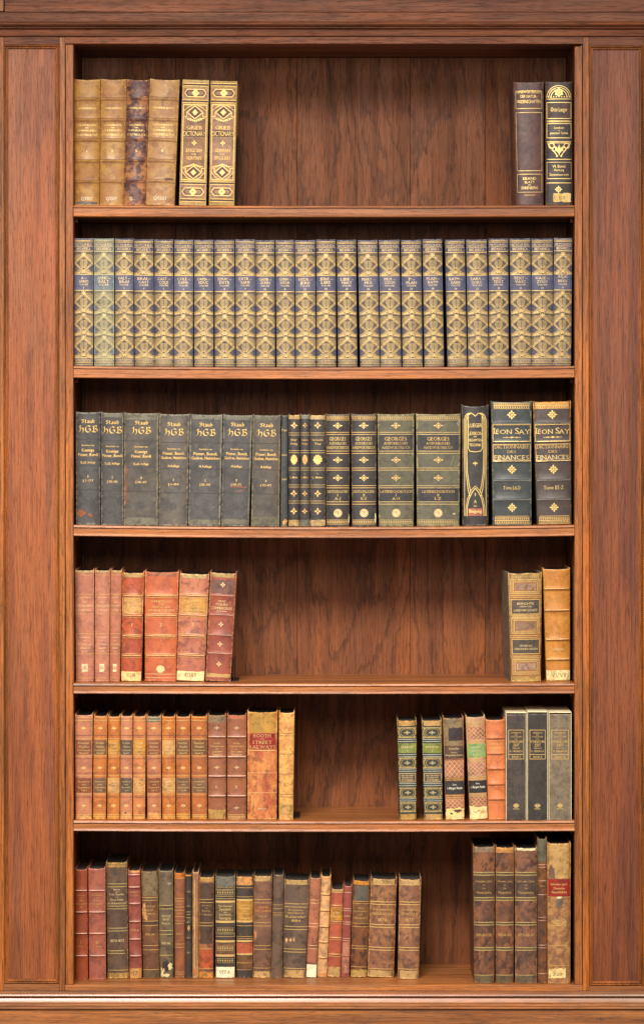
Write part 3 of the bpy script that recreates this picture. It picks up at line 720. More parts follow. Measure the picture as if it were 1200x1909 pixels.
# ===== shelf 1
G1 = 'matching tan calf history volumes on the top shelf'
A = [((138, 187), (139, 185.5), 147, 'tan', '1', 'tan leather history volume against the left post, with a dark stain at its foot'),
     ((188, 236), (186, 230.5), 147, 'tan', '2', 'second tan leather volume of the history, evenly golden from head to foot'),
     ((236.5, 278.5), (230.7, 271), 148, 'tanspot', '3', 'narrow tan leather history volume badly stained purple-brown, third of four'),
     ((279.5, 335), (271.5, 325), 148, 'tan', '4', 'widest tan leather history volume, fourth, beside the gilt olive dictionaries')]
for xt, xb, yt, mt, n, lb in A:
    b = Book(1, xt, xb, yt, 382, mt, lb, G1, bands=(185, 224, 261.5, 300.5, 338.5), bandh=1.7, bandw=1.8)
    for y in (182, 188, 221, 227, 258.5, 264.5, 297.5, 303.5, 335.5, 341.5): b.line(y, .8, 'brownline')
    b.texts([('HEINRICH BOOS', 202, 3.2, .72), ('GESCHICHTE', 233.5, 3.2, .7), ('DER', 238.5, 2, .16), ('RHEINISCHEN', 243.5, 3.6, .72), ('STÄDTEKULTUR', 251.5, 4, .84), (n, 282, 4, .10)], 'gb')
    b.text('Q5507', 370.5, 6, .46, 'white', 0.01, part='shelf_mark')
    if n == '1': b.tail(376, 'p_steel', 1)
    if n == '3':
        b.blob(.45, 168, 11, 13, 'p_purple', .5).blob(-.5, 278, 10, 15, 'p_purple', .5).blob(.1, 362, 12, 10, 'p_purple', .5)
    if n == '4': b.blob(.5, 334, 9, 3, 'p_purple', .6)
    b.done()
def grieb(xt, xb, yt, l1, l2, lb):
    b = Book(1, xt, xb, yt, 382.5, 'grieb', lb, 'pair of gilt olive dictionaries', sag=1.6, pages='pagesw', ear=.3, dip=.4)
    D = b.dr('gilt_tooling', 'gm', .0005); K = b.dr('dark_tooling', 'darkline', .0004)
    def dl(y, w): K.line([(-b.U(.95), b.zof(y)), (b.U(.95), b.zof(y))], b.p(w))
    b.panel(165, 184, 'p_field', .93); b.panel(196, 336, 'p_field', .93); b.panel(345, 370, 'p_field', .93)
    for y in (158.5, 189.5, 342, 374): dl(y, 3.0); b.line(y-2.4, .9, 'gm', .95); b.line(y+2.4, .9, 'gm', .95)
    for yc, up in ((174, 1), (358, 1)):
        z = b.zof(yc); q = b.p(1)
        D.line([(-20*q, z), (-15*q, z+7*q), (15*q, z+7*q), (20*q, z), (15*q, z-7*q), (-15*q, z-7*q)], 1.3*q, True)
        K.line([(-17*q, z), (-13*q, z+4.6*q), (13*q, z+4.6*q), (17*q, z), (13*q, z-4.6*q), (-13*q, z-4.6*q)], 1.5*q, True)
        D.lozenge(0, z, 7*q, 8*q); K.line([(-3*q, z), (3*q, z)], .8*q); K.line([(0, z-4*q), (0, z+4*q)], .8*q)
    b.frame(196, 336, .86, 1.4, 'gm')
    q = b.p(1)
    for yc, sg in ((210, -1), (322, 1)):
        z = b.zof(yc)
        D.line([(-21*q, z-sg*-8*q), (-15*q, z+sg*8*q), (-15*q, z), (0, z-12*q), (15*q, z), (15*q, z+sg*8*q), (21*q, z+sg*8*q)], 1.3*q)
        D.line([(-15*q, z), (0, z+12*q), (15*q, z)], 1.3*q)
        D.line([(-18*q, z+sg*11*q), (-10*q, z+sg*11*q), (0, z+sg*16*q), (10*q, z+sg*11*q), (18*q, z+sg*11*q)], 1.0*q)
        K.line([(-9*q, z), (0, z-9*q), (9*q, z), (0, z+9*q)], 2.6*q, True)
        D.lozenge(0, z, 5*q, 5.5*q)
        for sx in (-1, 1):
            K.put([(sx*20*q, z+sg*-8*q), (sx*20*q, z+sg*-1*q), (sx*12*q, z+sg*-9*q)], [(0, 1, 2)])
            D.line([(sx*22*q, z+2*q), (sx*12*q, z-sg*10*q), (sx*5*q, z-sg*13*q)], 1.0*q)
    for yc in (223, 311):
        z = b.zof(yc)
        for i in range(7):
            D.disc((-12+4*i)*q, z+(3-abs(i-3))*1.1*q*(-1 if yc < 260 else 1), 1.7*q, 7)
    b.text('GRIEB', 238.5, 6.4, .58, 'gm', .02, True)
    b.panel(243.5, 255.5, 'darkline', .88); b.text('DICTIONARY', 249.7, 9, .82, 'gm', .0, False)
    b.orn('cross', 267, 5, 'gm')
    b.text(l1, 281, 6, .58, 'gm', .0, True); b.text('AND', 288, 2.6, .18, 'gm'); b.text(l2, 295, 6, .58, 'gm', .0, True)
    b.done()
grieb((340.5, 390), (334, 384), 149, 'ENGLISH', 'GERMAN', 'olive cloth dictionary covered in gilt, lettered ENGLISH AND GERMAN, left of its pair')
grieb((393, 442.5), (389.5, 436.5), 151, 'GERMAN', 'ENGLISH', 'olive cloth dictionary covered in gilt, lettered GERMAN AND ENGLISH, right of its pair')
bookend(440, 247, 382.6, 60, .15, 'black metal bookend holding up the olive gilt dictionaries on the top shelf', tilt=.03)

b = Book(1, (956, 1013), (961, 1013), 152.5, 380, 'aubergine', 'dark aubergine leather science handbook lettered II. BAND on the top shelf right', dip=1.0, sag=5)
b.texts([('HANDWÖRTERBUCH', 171.5, 5.5, .80), ('DER NATUR-', 180, 5.5, .55), ('WISSENSCHAFTEN', 189.5, 6, .78)], 'gb')
for y in (202.5, 210, 318.5, 325): b.line(y, 1.4, 'go', .86)
b.frame(210, 318.5, .86, 1.1, 'go').frame(325, 358.5, .86, 1.1, 'go').frame(170, 202.5, .86, 1.0, 'go')
b.texts([('II.BAND', 333, 5, .46), ('BLATT', 340, 4.4, .34), ('BIS', 345, 2.2, .1), ('EHRENBERG', 350.5, 5, .58)], 'gb'); b.line(364, .9, 'gd', .4)
b.done()
b = Book(1, (1016, 1066), (1016.5, 1066.5), 151.5, 380, 'blackbrown', 'black leather lexicon with gilt fan at its head and torn yellow label at foot', dip=1.0, sag=4)
D = b.dr('gilt_tooling', 'gb', .0005); q = b.p(1); z0 = b.zof(183)
D.rosette(0, z0+11*q, 9.5*q, 12)
for rr in (15, 19, 22.5): D.ring(0, z0+1*q, rr*q, 1.2*q, 14, 0, PI)
for i in range(-4, 5): D.disc(i*5*q, z0+2.5*q, 1.3*q, 6)
for y in (184.5, 227, 264, 297, 333, 341): b.line(y, 1.2, 'gb', .92)
b.panel(192, 221, 'p_dkbrown', .86); b.frame(191, 221, .9, 1.2, 'gb').frame(230.5, 257, .9, 1.2, 'gb').frame(302.5, 333, .9, .7, 'gb')
b.texts([('Otto Lueger', 204, 7.5, .62), ('Lexikon', 238, 4.4, .36), ('der', 243, 2.2, .08), ('gesamten Technik', 248, 4.2, .68), ('VI. Band.', 310, 5, .5), ('Kerbung', 317, 4, .36), ('Zementmauerwerk', 325.5, 4, .72)], 'gb')
b.line(225, .8, 'gb', .92)
z0 = b.zof(279)
for sx in (-1, 1):
    D.ring(sx*14*q, z0+7*q, 5*q, 1.4*q, 10); D.ring(sx*9*q, z0+1*q, 4*q, 1.3*q, 9); D.line([(sx*21*q, z0+11*q), (sx*12*q, z0+0*q), (sx*3*q, z0-12*q)], 1.5*q); D.disc(sx*4*q, z0-12*q, 1.8*q, 6)
    D.petal(0, z0-8*q, PI/2+sx*.5, 0, 18*q, 5*q)
D.petal(0, z0-12*q, PI/2, 0, 22*q, 6*q); D.line([(-22*q, z0+12.5*q), (22*q, z0+12.5*q)], 1.4*q)
b.orn('ros', 353, 7, 'gb', -.05); b.sticker(360.5, 376.5, 'I 3', u0=-.45, u1=.88, jag=3, h=6, w=.25)
b.done()

# ===== shelf 2: the blue and gilt encyclopaedia
VOL = [('A to', 'ANNO'), ('ANNU to', 'BALT'), ('BALT to', 'BRAI'), ('BRAI to', 'CAST'), ('CAST to', 'COLE'), ('COLE to', 'DAMA'), ('DAMA to', 'EDUC'), ('EDUC to', 'EXTR'), ('EXTR to', 'GAMB'), ('GAMB to', 'GUNN'), ('GUNN to', 'HYDR'), ('HYDR to', 'JERE'), ('JERE to', 'LIBE'), ('LIBE to', 'MARY'), ('MARY to', 'MUS'), ('MUS to', 'OZON'), ('P to', 'PLAN'), ('PLAN to', 'RAYM'), ('RAYM to', 'SARR'), ('SARS to', 'SORC'), ('SORD to', 'TEXT'), ('TEXT to', 'VASC'), ('VASE to', 'ZYGO'), ('ATLAS', 'INDEX')]
VX = [(139, 174, 0), (175, 212.5, 1), (214.3, 248.7, 1), (249.5, 286, 2), (288, 323, 0), (325, 360.5, -1), (362, 398, 0), (399.6, 437, 1), (438.8, 475, 1), (476, 511.8, 1), (513.6, 547.8, 2), (549.5, 586.8, 2), (589, 625.4, 1), (627.4, 663.2, 2.6), (666.4, 703, 5), (705.6, 744, 3.6), (747, 784.4, 3), (787, 823.2, 4), (829, 865.3, 5), (868.4, 906.6, 4), (910, 946.5, 1.4), (949, 987.8, 4), (990, 1029.5, 1), (1032, 1066, -2.4)]
def brit(mt, latbase, band, disc, gm, label, xt, xb, yt):
    b = Book(2, xt, xb, yt, 682, mt, label, 'blue and gilt encyclopaedia volumes filling the second shelf', sag=2.6, dip=.5, ear=.2, d=12)
    W = b.W; q = W/36.0; zt = b.H
    zz = lambda k: b.zof(yt+k)          # k = photo px below the top
    A_ = .99
    def pn(k0, k1, mm_): b.dr('gilt_ground', mm_, .0002).sheet(-b.U(A_), b.U(A_), zz(k1), zz(k0), 0)
    pn(4, 8.5, latbase); pn(23.6, 66.8, latbase); pn(96.5, 222, latbase); pn(228, 238, latbase)
    b.dr('title_band', band, .00022).sheet(-b.U(A_), b.U(A_), zz(96), zz(68.5), 0)
    G = b.dr('gilt_pattern', gm, .0005); B = b.dr('blue_inlay', disc, .00035)
    for k, w_ in ((4.5, 1.0), (7.0, .8), (15.6, .7), (24.2, 1.4), (67.6, 1.3), (97.2, 1.5), (222.8, 1.2), (225.4, .8), (232, .8), (235.2, .6)): G.line([(-W/2*.98, zz(k)), (W/2*.98, zz(k))], w_*q)
    def motif(k0, hh, wheat):
        zc = lambda f_: zz(k0+hh*f_)
        # blue half discs at the sides
        for sx in (-1, 1):
            pts = [(sx*W/2*.99, zc(.76))] + [(sx*(W/2*.99-8.4*q*math.sin(PI*i/8)), zc(.76)+math.cos(PI*i/8)*(6.2 if i < 5 else 4.2)*q) for i in range(9)]
            B.put(pts, [(0, 1+i, 2+i) for i in range(8)])
            for rr in (9.6, 11.2, 12.8, 14.4):
                G.line([(sx*(W/2*.98-rr*q*math.sin(PI*i/8)), zc(.70)+math.cos(PI*i/8)*rr*.95*q) for i in range(5, 9)], .6*q)
            for rr in (4, 6, 8, 10, 12, 14):   # upper quarter fans
                G.line([(sx*(W/2*.98-rr*q*math.sin(PI/2*i/5)), zc(.10)-math.cos(PI/2*i/5)*rr*.9*q) for i in range(6)], .6*q)
            # swoosh at the foot
            G.line([(0, zc(.90)), (sx*6*q, zc(.955)), (sx*12*q, zc(.985)), (sx*17.3*q, zc(.985))], 1.0*q)
            G.line([(sx*3*q, zc(.86)), (sx*8*q, zc(.92)), (sx*13*q, zc(.945)), (sx*17.3*q, zc(.94))], .8*q)
            # interlaced bands
            for o in (-1.9, 0, 1.9):
                G.line([(sx*17.4*q, zc(.50)+o*q), (sx*-3.6*q, zc(.985)+o*q+2*q)], .66*q)
                G.line([(sx*17.4*q, zc(.50)+o*q), (sx*-4.2*q, zc(.02)+o*q-1.5*q)], .66*q)
            G.lozenge(sx*15.6*q, zc(.50), 1.4*q, 1.8*q)
            for x_ in (1.4, 3.2, 5.0, 6.8):   # tulip
                G.line([(sx*x_*.35*q, zc(.72)), (sx*x_*.8*q, zc(.62)), (sx*x_*q, zc(.48)), (sx*x_*.75*q, zc(.33))], .5*q)
            if wheat:
                for i in range(4): G.petal(sx*(5.5+2.6*i)*q, zc(.02+.012*i), math.radians(90+sx*-38), 0, 4.6*q, 1.7*q)
        for o in (-2, 0, 2): G.lozenge(o*1.1*q, zc(.13)+abs(o)*.4*q, 1.0*q, 1.8*q)
        G.lozenge(0, zc(.06), 1.8*q, 2.4*q)
    motif(26.0, 41.0, False); motif(98.2, 41.5, False); motif(139.4, 41.5, True); motif(180.6, 41.5, True)
    b.zz = zz; b.q = q
    return b
def volume_lettering(b, i, root):
    a, c = VOL[i]; zz, q, W = b.zz, b.q, b.W
    D = Draw(b.surf, .0008)
    D.text('ENCYCLOPÆDIA', 0, zz(12.2), 4.6*q, 32*q, .01, True); D.text('BRITANNICA', 0, zz(19.6), 4.6*q, 26*q, .01, True)
    if a == 'ATLAS':
        D.text('ATLAS', 0, zz(72.0), 4.4*q, 18*q, .0, True); D.text('OF', 0, zz(75.4), 1.8*q, 3.5*q); D.text('INDEX', 0, zz(80.4), 4.6*q, 18*q, .0, True)
    else:
        p1, t_ = a.split(); w1 = (4.5*len(p1))*q
        D.text(p1, -2.6*q, zz(74), 4.8*q, w1, .0, True); D.text(t_, -2.6*q+w1/2+4*q, zz(74.6), 2.6*q, 4.4*q)
        D.text(c, 0, zz(80.6), 4.8*q, 4.6*len(c)*q, .0, True)
    D.text('VOLUME', 0, zz(86.4), 2.9*q, 17*q, .02); D.text(str(i+1), 0, zz(92.6), 3.6*q, (2 if i < 9 else 4.4)*q, .01)
    D.text('14TH EDITION', 0, zz(228.7), 4.2*q, 30*q, .01, True)
    return mesh_obj('title_lettering', D.v, D.f, M['gp'], root)
vlab = lambda i: ('faded green-blue encyclopaedia volume lettered ANNU TO BALT, the only discoloured one' if i == 1 else
    'blue and gilt encyclopaedia index volume lettered ATLAS, last on the right' if i == 23 else
    'blue and gilt encyclopaedia volume lettered %s TO %s, %s' % (VOL[i][0].split()[0], VOL[i][1], 'number %d on its blue band' % (i+1)))
def ytop_b(x): return 443.5 + 3.4*(1-((x-600)/470)**2)
proto = None
for i, (x0, x1, dx) in enumerate(VX):
    xc = (x0+x1)/2; sg = -SAG[2](X(xc))/S
    if i == 1:
        fb = brit('navyfaded', 'p_latfaded', 'p_bluefaded', 'p_bluefaded', 'go2' if 'go2' in M else 'go', vlab(1), (x0, x1), (x0+dx, x1+dx), ytop_b(xc)); fb.done(); volume_lettering(fb, i, fb.root); continue
    if proto is None:
        proto = brit('navy', 'p_latbase', 'p_blueband', 'p_bluedisc', 'gs', vlab(0), (x0, x1), (x0+dx, x1+dx), ytop_b(xc)); proto.done(); volume_lettering(proto, i, proto.root)
        pw, pyt = x1-x0, ytop_b(xc); kids = [c for c in proto.root.children if c.name.split('.')[0] != 'title_lettering']; continue
    r = proto.root.copy(); col.objects.link(r); r['label'] = vlab(i)
    for c in kids:
        k = c.copy(); col.objects.link(k); k.parent = r
    volume_lettering(proto, i, r)
    dk = 12 + R.random()*8; k = 1+dk/DIST; surfy = SH[2][0]+sg
    ang = math.atan2(-dx*S, proto.H)
    H = (cam.location.z + (HZ-ytop_b(xc)+(R.random()-.5)*1.6)*S*k) - Z(surfy)
    r.scale = ((x1-x0)/pw, 1, H/proto.H)
    r.location = (X(xc+dx)*k, dk*S, Z(surfy)+abs(math.sin(ang))*.02); r.rotation_euler = (0, ang, 0)

# ===== shelf 3
G3 = 'slate cloth law commentary set on the third shelf'
ST = [((141.5, 187.5), (142, 187), 768, 785, 0, '1', '§ 1–177', 'slate', 'slate cloth law commentary at the far left of the third shelf, with a brown-stained foot', 'K', 0),
      ((189, 230.6), (189, 230), 769, 787, 0, '2', '§ 178–342', 'slate', 'narrowest slate cloth law commentary, numbered 2, with a frayed grey joint', 'K', 1),
      ((232, 296), (230.8, 294.5), 770, 788, 0, '3', '§ 343–473', 'slateworn', 'broadest slate cloth law commentary, numbered 3, with reddish rubbed left edge', 'K', 1),
      ((297, 353), (295.5, 349.5), 772, 791, 1, '1', '§ 1–104', 'slateworn', 'slate cloth law commentary numbered 1 with brown mottled scuffs over its title', 'P', 0),
      ((354, 415), (351, 411), 773, 792, 1, '2', '§ 105–342', 'slate', 'slate cloth law commentary numbered 2 with a plain grey worn right edge', 'P', 1),
      ((416.5, 470.6), (412.5, 464), 774, 792, 1, '3', '§ 343–372', 'slate', 'slate cloth law commentary numbered 3 with a red scratch under its number', 'P', 1),
      ((471.6, 523), (468, 520.5), 774, 793, 1, '4', '§ 373–473', 'slateworn', 'slate cloth law commentary numbered 4 with yellow rubbed right joint', 'P', 1)]
for xt, xb, yt, ys, pin, n, par, mt, lb, kk, capd in ST:
    b = Book(3, xt, xb, yt, 979, mt, lb, G3, sag=3.0 if capd else 4.5, dip=.8)
    cw = (xt[1]-xt[0]); o = ys-785
    b.dr('title_lettering', 'gm', .0007).fraktur('Staub', 0, b.zof(ys), b.p(6.8), b.p(24), b.p(1.4))
    b.dr('title_lettering', 'gm', .0007).fraktur('HGB', 0, b.zof(ys+14.5), b.p(12), b.p(36), b.p(2.1))
    o2 = o+ (0 if kk == 'K' else 1)
    b.text('Bearbeitet von', 830+o2, 3.0, min(.85, 24/cw), 'g', .02)
    if kk == 'K': b.text('Koenige', 839+o2, 5.2, min(.9, 23/cw), 'g', .03).text('Pinner, Bondi', 847.5+o2, 5, min(.92, 37/cw), 'g', .03).text('12.u.13. Auflage', 862+o2, 4, min(.8, 28/cw), 'g', .03)
    else: b.text('Pinner, Bondi,', 838.5+o2, 5.2, .74, 'g', .03).text('Gadow, Heinichen', 846.5+o2, 5.2, .86, 'g', .03).text('14.Auflage', 862+o2, 4.2, .38, 'g', .03)
    b.text(n, 888+o2, 4.4, .05, 'g', .02).text(par, 896+o2, 4, min(.6, 20/cw), 'g', .02)
    for y in (819, 868, 913): b.line(y+o, 1.0, 'blind')
    q = b.p(1)
    D = b.dr('blind_stamp', 'blind', .0004); D.ring(0, b.zof(938+o), 6*q, .7*q, 16); D.ring(0, b.zof(938+o), 3*q, .9*q, 8)
    if capd:
        b.cap(9 if n != '3' or kk == 'P' else 13, 'p_greycap', 1.2)
        b.panel(yt+8, 966, 'p_greycap', name='rubbed_joint', u0=.88, u1=.97, jag=1.0)
    if n == '3' and kk == 'K': b.tail(965, 'p_greycap', 1.5); b.panel(868, 940, 'p_maroonpanel', name='rubbed_joint', u0=-.93, u1=-.83, jag=1)
    if kk == 'P' and n in '234': b.tail(969 if n != '4' else 964, 'p_moss', 1.5)
    if kk == 'K' and n == '1': b.blob(-.5, 958, 7, 7, 'p_maroonpanel', .6).blob(.2, 961, 5, 3, 'p_maroonpanel', .6)
    if kk == 'P' and n == '3': b.dr('scratch', 'p_redor', .0006).line([(-b.U(.4), b.zof(908)), (b.U(.75), b.zof(908.5))], b.p(1.3)); b.dr('scratch', 'p_redor', .0006).line([(b.U(.1), b.zof(917)), (b.U(.65), b.zof(913))], b.p(1.0))
    if kk == 'P' and n == '4': b.panel(830, 950, 'p_olive', name='rubbed_joint', u0=.70, u1=.80, jag=1.5)
    b.done()
b = Book(3, (524.5, 536.5), (523, 536), 774, 980, 'bluegrey', 'thin blue-black book with yellow flecks, wedged between slate set and crested books', dip=.4)
b.text('Pan', 802, 4, .8, 'g').text('Köln', 848, 3, .8, 'g').text('Jean', 893, 3.6, .8, 'g').blob(.1, 973, 4, 6, 'p_flake', .5).panel(774+20, 960, 'p_steel', u0=-.9, u1=-.6, name='rubbed_joint', jag=1)
b.done()
CR = [((537.5, 559), (537.5, 557.5), 772.5, 'g', 'p_tancap', 'slim black book with bright gilt crest and cream worn head, first of three crested', ('Der', 'Krieg')),
      ((560, 577), (558.5, 577), 772, 'gd', 'p_greycap', 'narrowest black book with coppery gilt crest, middle of three crested', ('Deutsche', 'Kriege')),
      ((578, 606), (578, 606), 773, 'g', 'p_tancap', 'black crested book beside the handbook dictionaries, broadest of the three crested', ('Der Deutsche', 'Tag'))]
for xt, xb, yt, gm, cp, lb, tx in CR:
    b = Book(3, xt, xb, yt, 981, 'black', lb, 'crested black books', sag=2.5, dip=1.2)
    b.cap(9, cp, 1.5).tail(969, cp, 2)
    r = min(6.5, (xt[1]-xt[0])*.30)
    for y in (793, 920, 953): b.orn('cross', y, r, gm)
    b.orn('crest', 857, 10, gm, rx=(xt[1]-xt[0])*.32)
    for y in (809, 842, 874.5, 906, 936): b.dbl(y, 4, .9, 'go')
    b.text(tx[0], 820, 3.4, .7, gm, .02).text(tx[1], 827, 3.4, .6, gm, .02).text('v.', 883, 2.5, .2, gm).text('L. Müller', 890, 3.6, .7, gm, .02)
    b.done()
GE = [((607, 651.5), (608, 651), 'black', 'DEUTSCH-LATEIN', 'I', 'A-J', 'g', 'black leather dictionary volume lettered A-J with gilt bands'),
      ((654, 701), (656, 701), 'black', 'DEUTSCH-LATEIN', 'II', 'K-Z', 'g', 'black leather dictionary volume lettered K-Z with gilt bands'),
      ((703, 771.5), (706, 770.5), 'olive', 'LATEINISCH-DEUTSCH', 'I', 'A-H', 'go', 'olive-black leather dictionary volume lettered A-H with gilt bands'),
      ((775, 858), (777, 855.5), 'olive', 'LATEINISCH-DEUTSCH', 'II', 'I-Z', 'go', 'broad olive-black leather dictionary volume lettered I-Z, scratched at right')]
for i, (xt, xb, mt, lang, n, az, gm, lb) in enumerate(GE):
    b = Book(3, xt, xb, 771.5, 982, mt, lb, 'gilt-banded classical language dictionaries', sag=4 if i < 2 else 3, dip=.8, d=10)
    cw = xt[1]-xt[0]; f = lambda px: min(.9, px/cw); D = b.dr('gilt_tooling', gm, .0005)
    g2 = 'gb' if i < 2 else 'g'
    for y0, y1 in ((776, 783), (969.5, 977)): D.border(-b.U(.95), b.U(.95), b.zof(y1), b.zof(y0), int(cw/3.6), b.p(.9))
    if i > 1: b.panel(810.5, 840, 'p_black', .95).panel(910, 935, 'p_black', .95)
    for y in (806, 810, 841, 845.5, 872.5, 876.5, 905.5, 909.5, 935.5, 940): b.line(y, 1.0, gm)
    for y in (793.5, 857.5, 891): b.orn('loz', y, 5.0, g2, rx=7)
    b.text('GEORGES', 818, 6.6, f(42) if i > 1 else f(31), g2, .01, True).text('AUSFÜHRLICHES', 826.5, 4.6, f(45 if i > 1 else 32), g2, .01, True).text('HANDWÖRTERBUCH', 834.5, 5.2, f(53 if i > 1 else 42), g2 if i < 2 else gm, .01, True)
    b.text(lang, 916.5, 4.6, f(62) if i > 1 else .86, g2, .01, True).text(n, 923, 4.2, .04*len(n), g2, .0, True).text(az, 929.5, 5, f(14 if i > 1 else 11), g2, .0, True)
    b.orn('med', 956.5, 7.8, 'gp'); q = b.p(1); Dk = b.dr('medallion_figure', 'brownline', .0007); Dk.ring(0, b.zof(956.5), 6.4*q, .7*q, 16)
    Dk.ring(-1.8*q, b.zof(955), 2.0*q, .8*q, 8); Dk.line([(0, b.zof(960)), (1.5*q, b.zof(953)), (3.5*q, b.zof(960))], .9*q)
    if i == 1: b.blob(.93, 966, 1.3, 9, 'p_cream', .3)
    if i == 0: b.blob(.95, 966, 1.0, 8, 'p_cream', .3)
    if i == 3: b.dr('scratch', 'p_scuff', .0006).line([(b.U(.55), b.zof(868)), (b.U(.72), b.zof(850))], b.p(.9)); b.blob(.9, 790, 2, 5, 'p_scuff', .6).blob(.75, 958, 2.5, 2, 'p_cream', .6)
    b.done()
b = Book(3, (860, 910), (861.5, 909.5), 755, 980, 'black', 'black leather lexicon with tall gilt art nouveau arch beside the two finance dictionaries', sag=4.5, dip=2.4, ear=1.4)
D = b.dr('gilt_tooling', 'gb', .0005); q = b.p(1); zf = b.zof
for sx in (-1, 1):
    for j, (o, yb_, in_) in enumerate(((20.5, 962, 14), (18, 925, 10.5), (15.6, 918, 8.5))):
        D.line([(sx*(o-9)*q, zf(769.5)), (sx*(o-3)*q, zf(774)), (sx*o*q, zf(784)), (sx*o*q, zf(850)), (sx*(o-.8)*q, zf(880)), (sx*(o-4 if j else o)*q, zf(yb_-14)), (sx*(in_ if j else o)*q, zf(yb_))], 1.15*q)
    D.line([(0, zf(910)), (sx*6*q, zf(918)), (sx*12*q, zf(930)), (sx*15*q, zf(944)), (sx*16*q, zf(962))], 1.3*q)
    D.line([(0, zf(906)), (sx*8*q, zf(914)), (sx*15*q, zf(930)), (sx*18*q, zf(950)), (sx*18.5*q, zf(962))], .9*q)
    D.line([(sx*12.5*q, zf(776)), (sx*13*q, zf(836)), (sx*10*q, zf(841)), (0, zf(842.5))], 1.1*q)
    D.line([(sx*8*q, zf(770)), (sx*4*q, zf(772)), (0, zf(776))], 1.2*q)
D.sprig(0, zf(864), 4.5*q)
b.texts([('LUEGER', 793, 7, .50), ('LEXIKON', 808, 6.4, .52), ('DER', 814, 2.4, .12), ('GESAMTEN', 820.5, 4.8, .50), ('TECHNIK', 829.5, 5, .46), ('I', 922, 6, .03), ('A', 935, 6, .1), ('BIS', 943.5, 2.4, .14)], 'gb')
b.panel(948, 961.5, 'p_redor', .52); b.text('Biegung', 953, 5.5, .48, 'gb', .03).done()
for k, (xt, xb, mt, lb, tm, fr) in enumerate([((915, 990.5), (918, 990), 'bluegrey', 'big blue-black leather finance dictionary lettered Tome I.A-D', 'Tome I.A-D', 'g'),
                                    ((992.5, 1063.5), (1001, 1064.5), 'brownblack', 'big brown-black leather finance dictionary lettered Tome II.E-Z by the right post', 'Tome II.E-Z', 'g')]):
    b = Book(3, xt, xb, 748.5, 977.5, mt, lb, 'pair of large finance dictionaries', sag=3.5, dip=1.2, ear=1.2, bands=(789, 825, 861, 895, 931), bandh=1.1, bandw=1.3)
    D = b.dr('gilt_tooling', 'g', .0005)
    if k: b.cap(13, 'p_orangecap', 1)
    for y0, y1, n in ((752, 756, 20), (757, 762, 16), (965, 970, 17), (971, 976.5, 20)): D.border(-b.U(.90), b.U(.90), b.zof(y1), b.zof(y0), n, b.p(.8))
    for y in (773.5, 875.5, 946.5): b.orn('ros', y, 8.8, 'gb')
    for y in (789, 895, 931): b.line(y+.8, 1.2, 'silver', .95)
    b.frame(792, 823, .93, 1.1, 'g').frame(828.5, 859.5, .93, 1.1, 'g')
    b.text('L', 804 - .5, 10.5, .1, 'gb', .0, True, u=-.78).text('ÉON', 805.2, 8, .40, 'gb', .0, True, u=-.38).text('S', 804-.5, 10.5, .12, 'gb', .0, True, u=.28).text('AY', 805.2, 8, .28, 'gb', .0, True, u=.64)
    z = b.zof(815.5); q = b.p(1); D.lozenge(0, z, 5*q, 1.8*q); D.line([(-17*q, z), (17*q, z)], .9*q); D.lozenge(-9*q, z, 4*q, 1.3*q); D.lozenge(9*q, z, 4*q, 1.3*q)
    b.text('DICTIONNAIRE', 833, 6.4, .86, 'g', .0, True).text('DES', 842.3, 4.6, .24, 'g', .0, True).text('FINANCES', 853.2, 8, .88, 'gb', .0, True)
    b.text(tm, 909.5, 6.5, .44 if not k else .56, 'gb', .01, True); b.line(962.5, .8, 'g', .86)
    b.done()

# ===== shelf 4
for i, (xt, xb, lb, ln) in enumerate([((140.5, 175.5), (142, 175), 'broadest of the three crested faded rose books, at the left end of the fourth shelf', 'Band I'),
                           ((177.3, 205.5), (176.8, 203.3), 'faded rose book between its two crested rose neighbours, middle width', 'Band II'),
                           ((206.5, 227.6), (204.3, 223.6), 'narrowest faded rose book beside the small red handbook with the paper sticker', 'Band III')]):
    b = Book(4, xt, xb, 1062.5, 1271, 'rose', lb, 'faded rose cloth set', sag=3, dip=1.5, ear=1.6)
    for y in (1108, 1144.5, 1181.6, 1219): b.line(y, 1.0, 'gd')
    b.cap(5, 'p_tancap', 1); b.line(1072, .8, 'gd'); b.line(1264, 1, 'gd')
    b.texts([('Das Leben', 1113.5, 3, .6), ('Der', 1122, 3, .25), ('Volkswirtschaft', 1129, 4, .92), ('Kaufmann', 1137, 3.4, .66), ('Grundriss', 1188, 2.8, .6), ('der', 1194, 2.4, .2), ('V.F. Schumann', 1201, 3, .8), (ln, 1208, 3.8, .45), ('A–Z', 1214.5, 2.8, .3)], 'gp')
    b.panel(1238, 1252.5, 'p_cream', .34, 'gilt_stamp', .8); b.dr('stamp_figure', 'p_redor', .0007).rosette(0, b.zof(1245), b.p(5), 6)
    b.done()
HB = [((228.5, 269), (225.5, 263.5), 1067.5, 'red', 'p_goldtan', '1', 'small red handbook with tan title panel, numbered 1, paper sticker at foot', 1),
      ((270, 333.5), (270, 328), 1066, 'redpink', None, '2', 'broad pinkish red handbook numbered 2, with a pale rubbed crest at foot', 0),
      ((335.5, 390.5), (328.8, 381), 1070, 'redbrown', 'p_goldtan', '3', 'red-brown handbook numbered 3 leaning right, with wide cream sticker at foot', 1)]
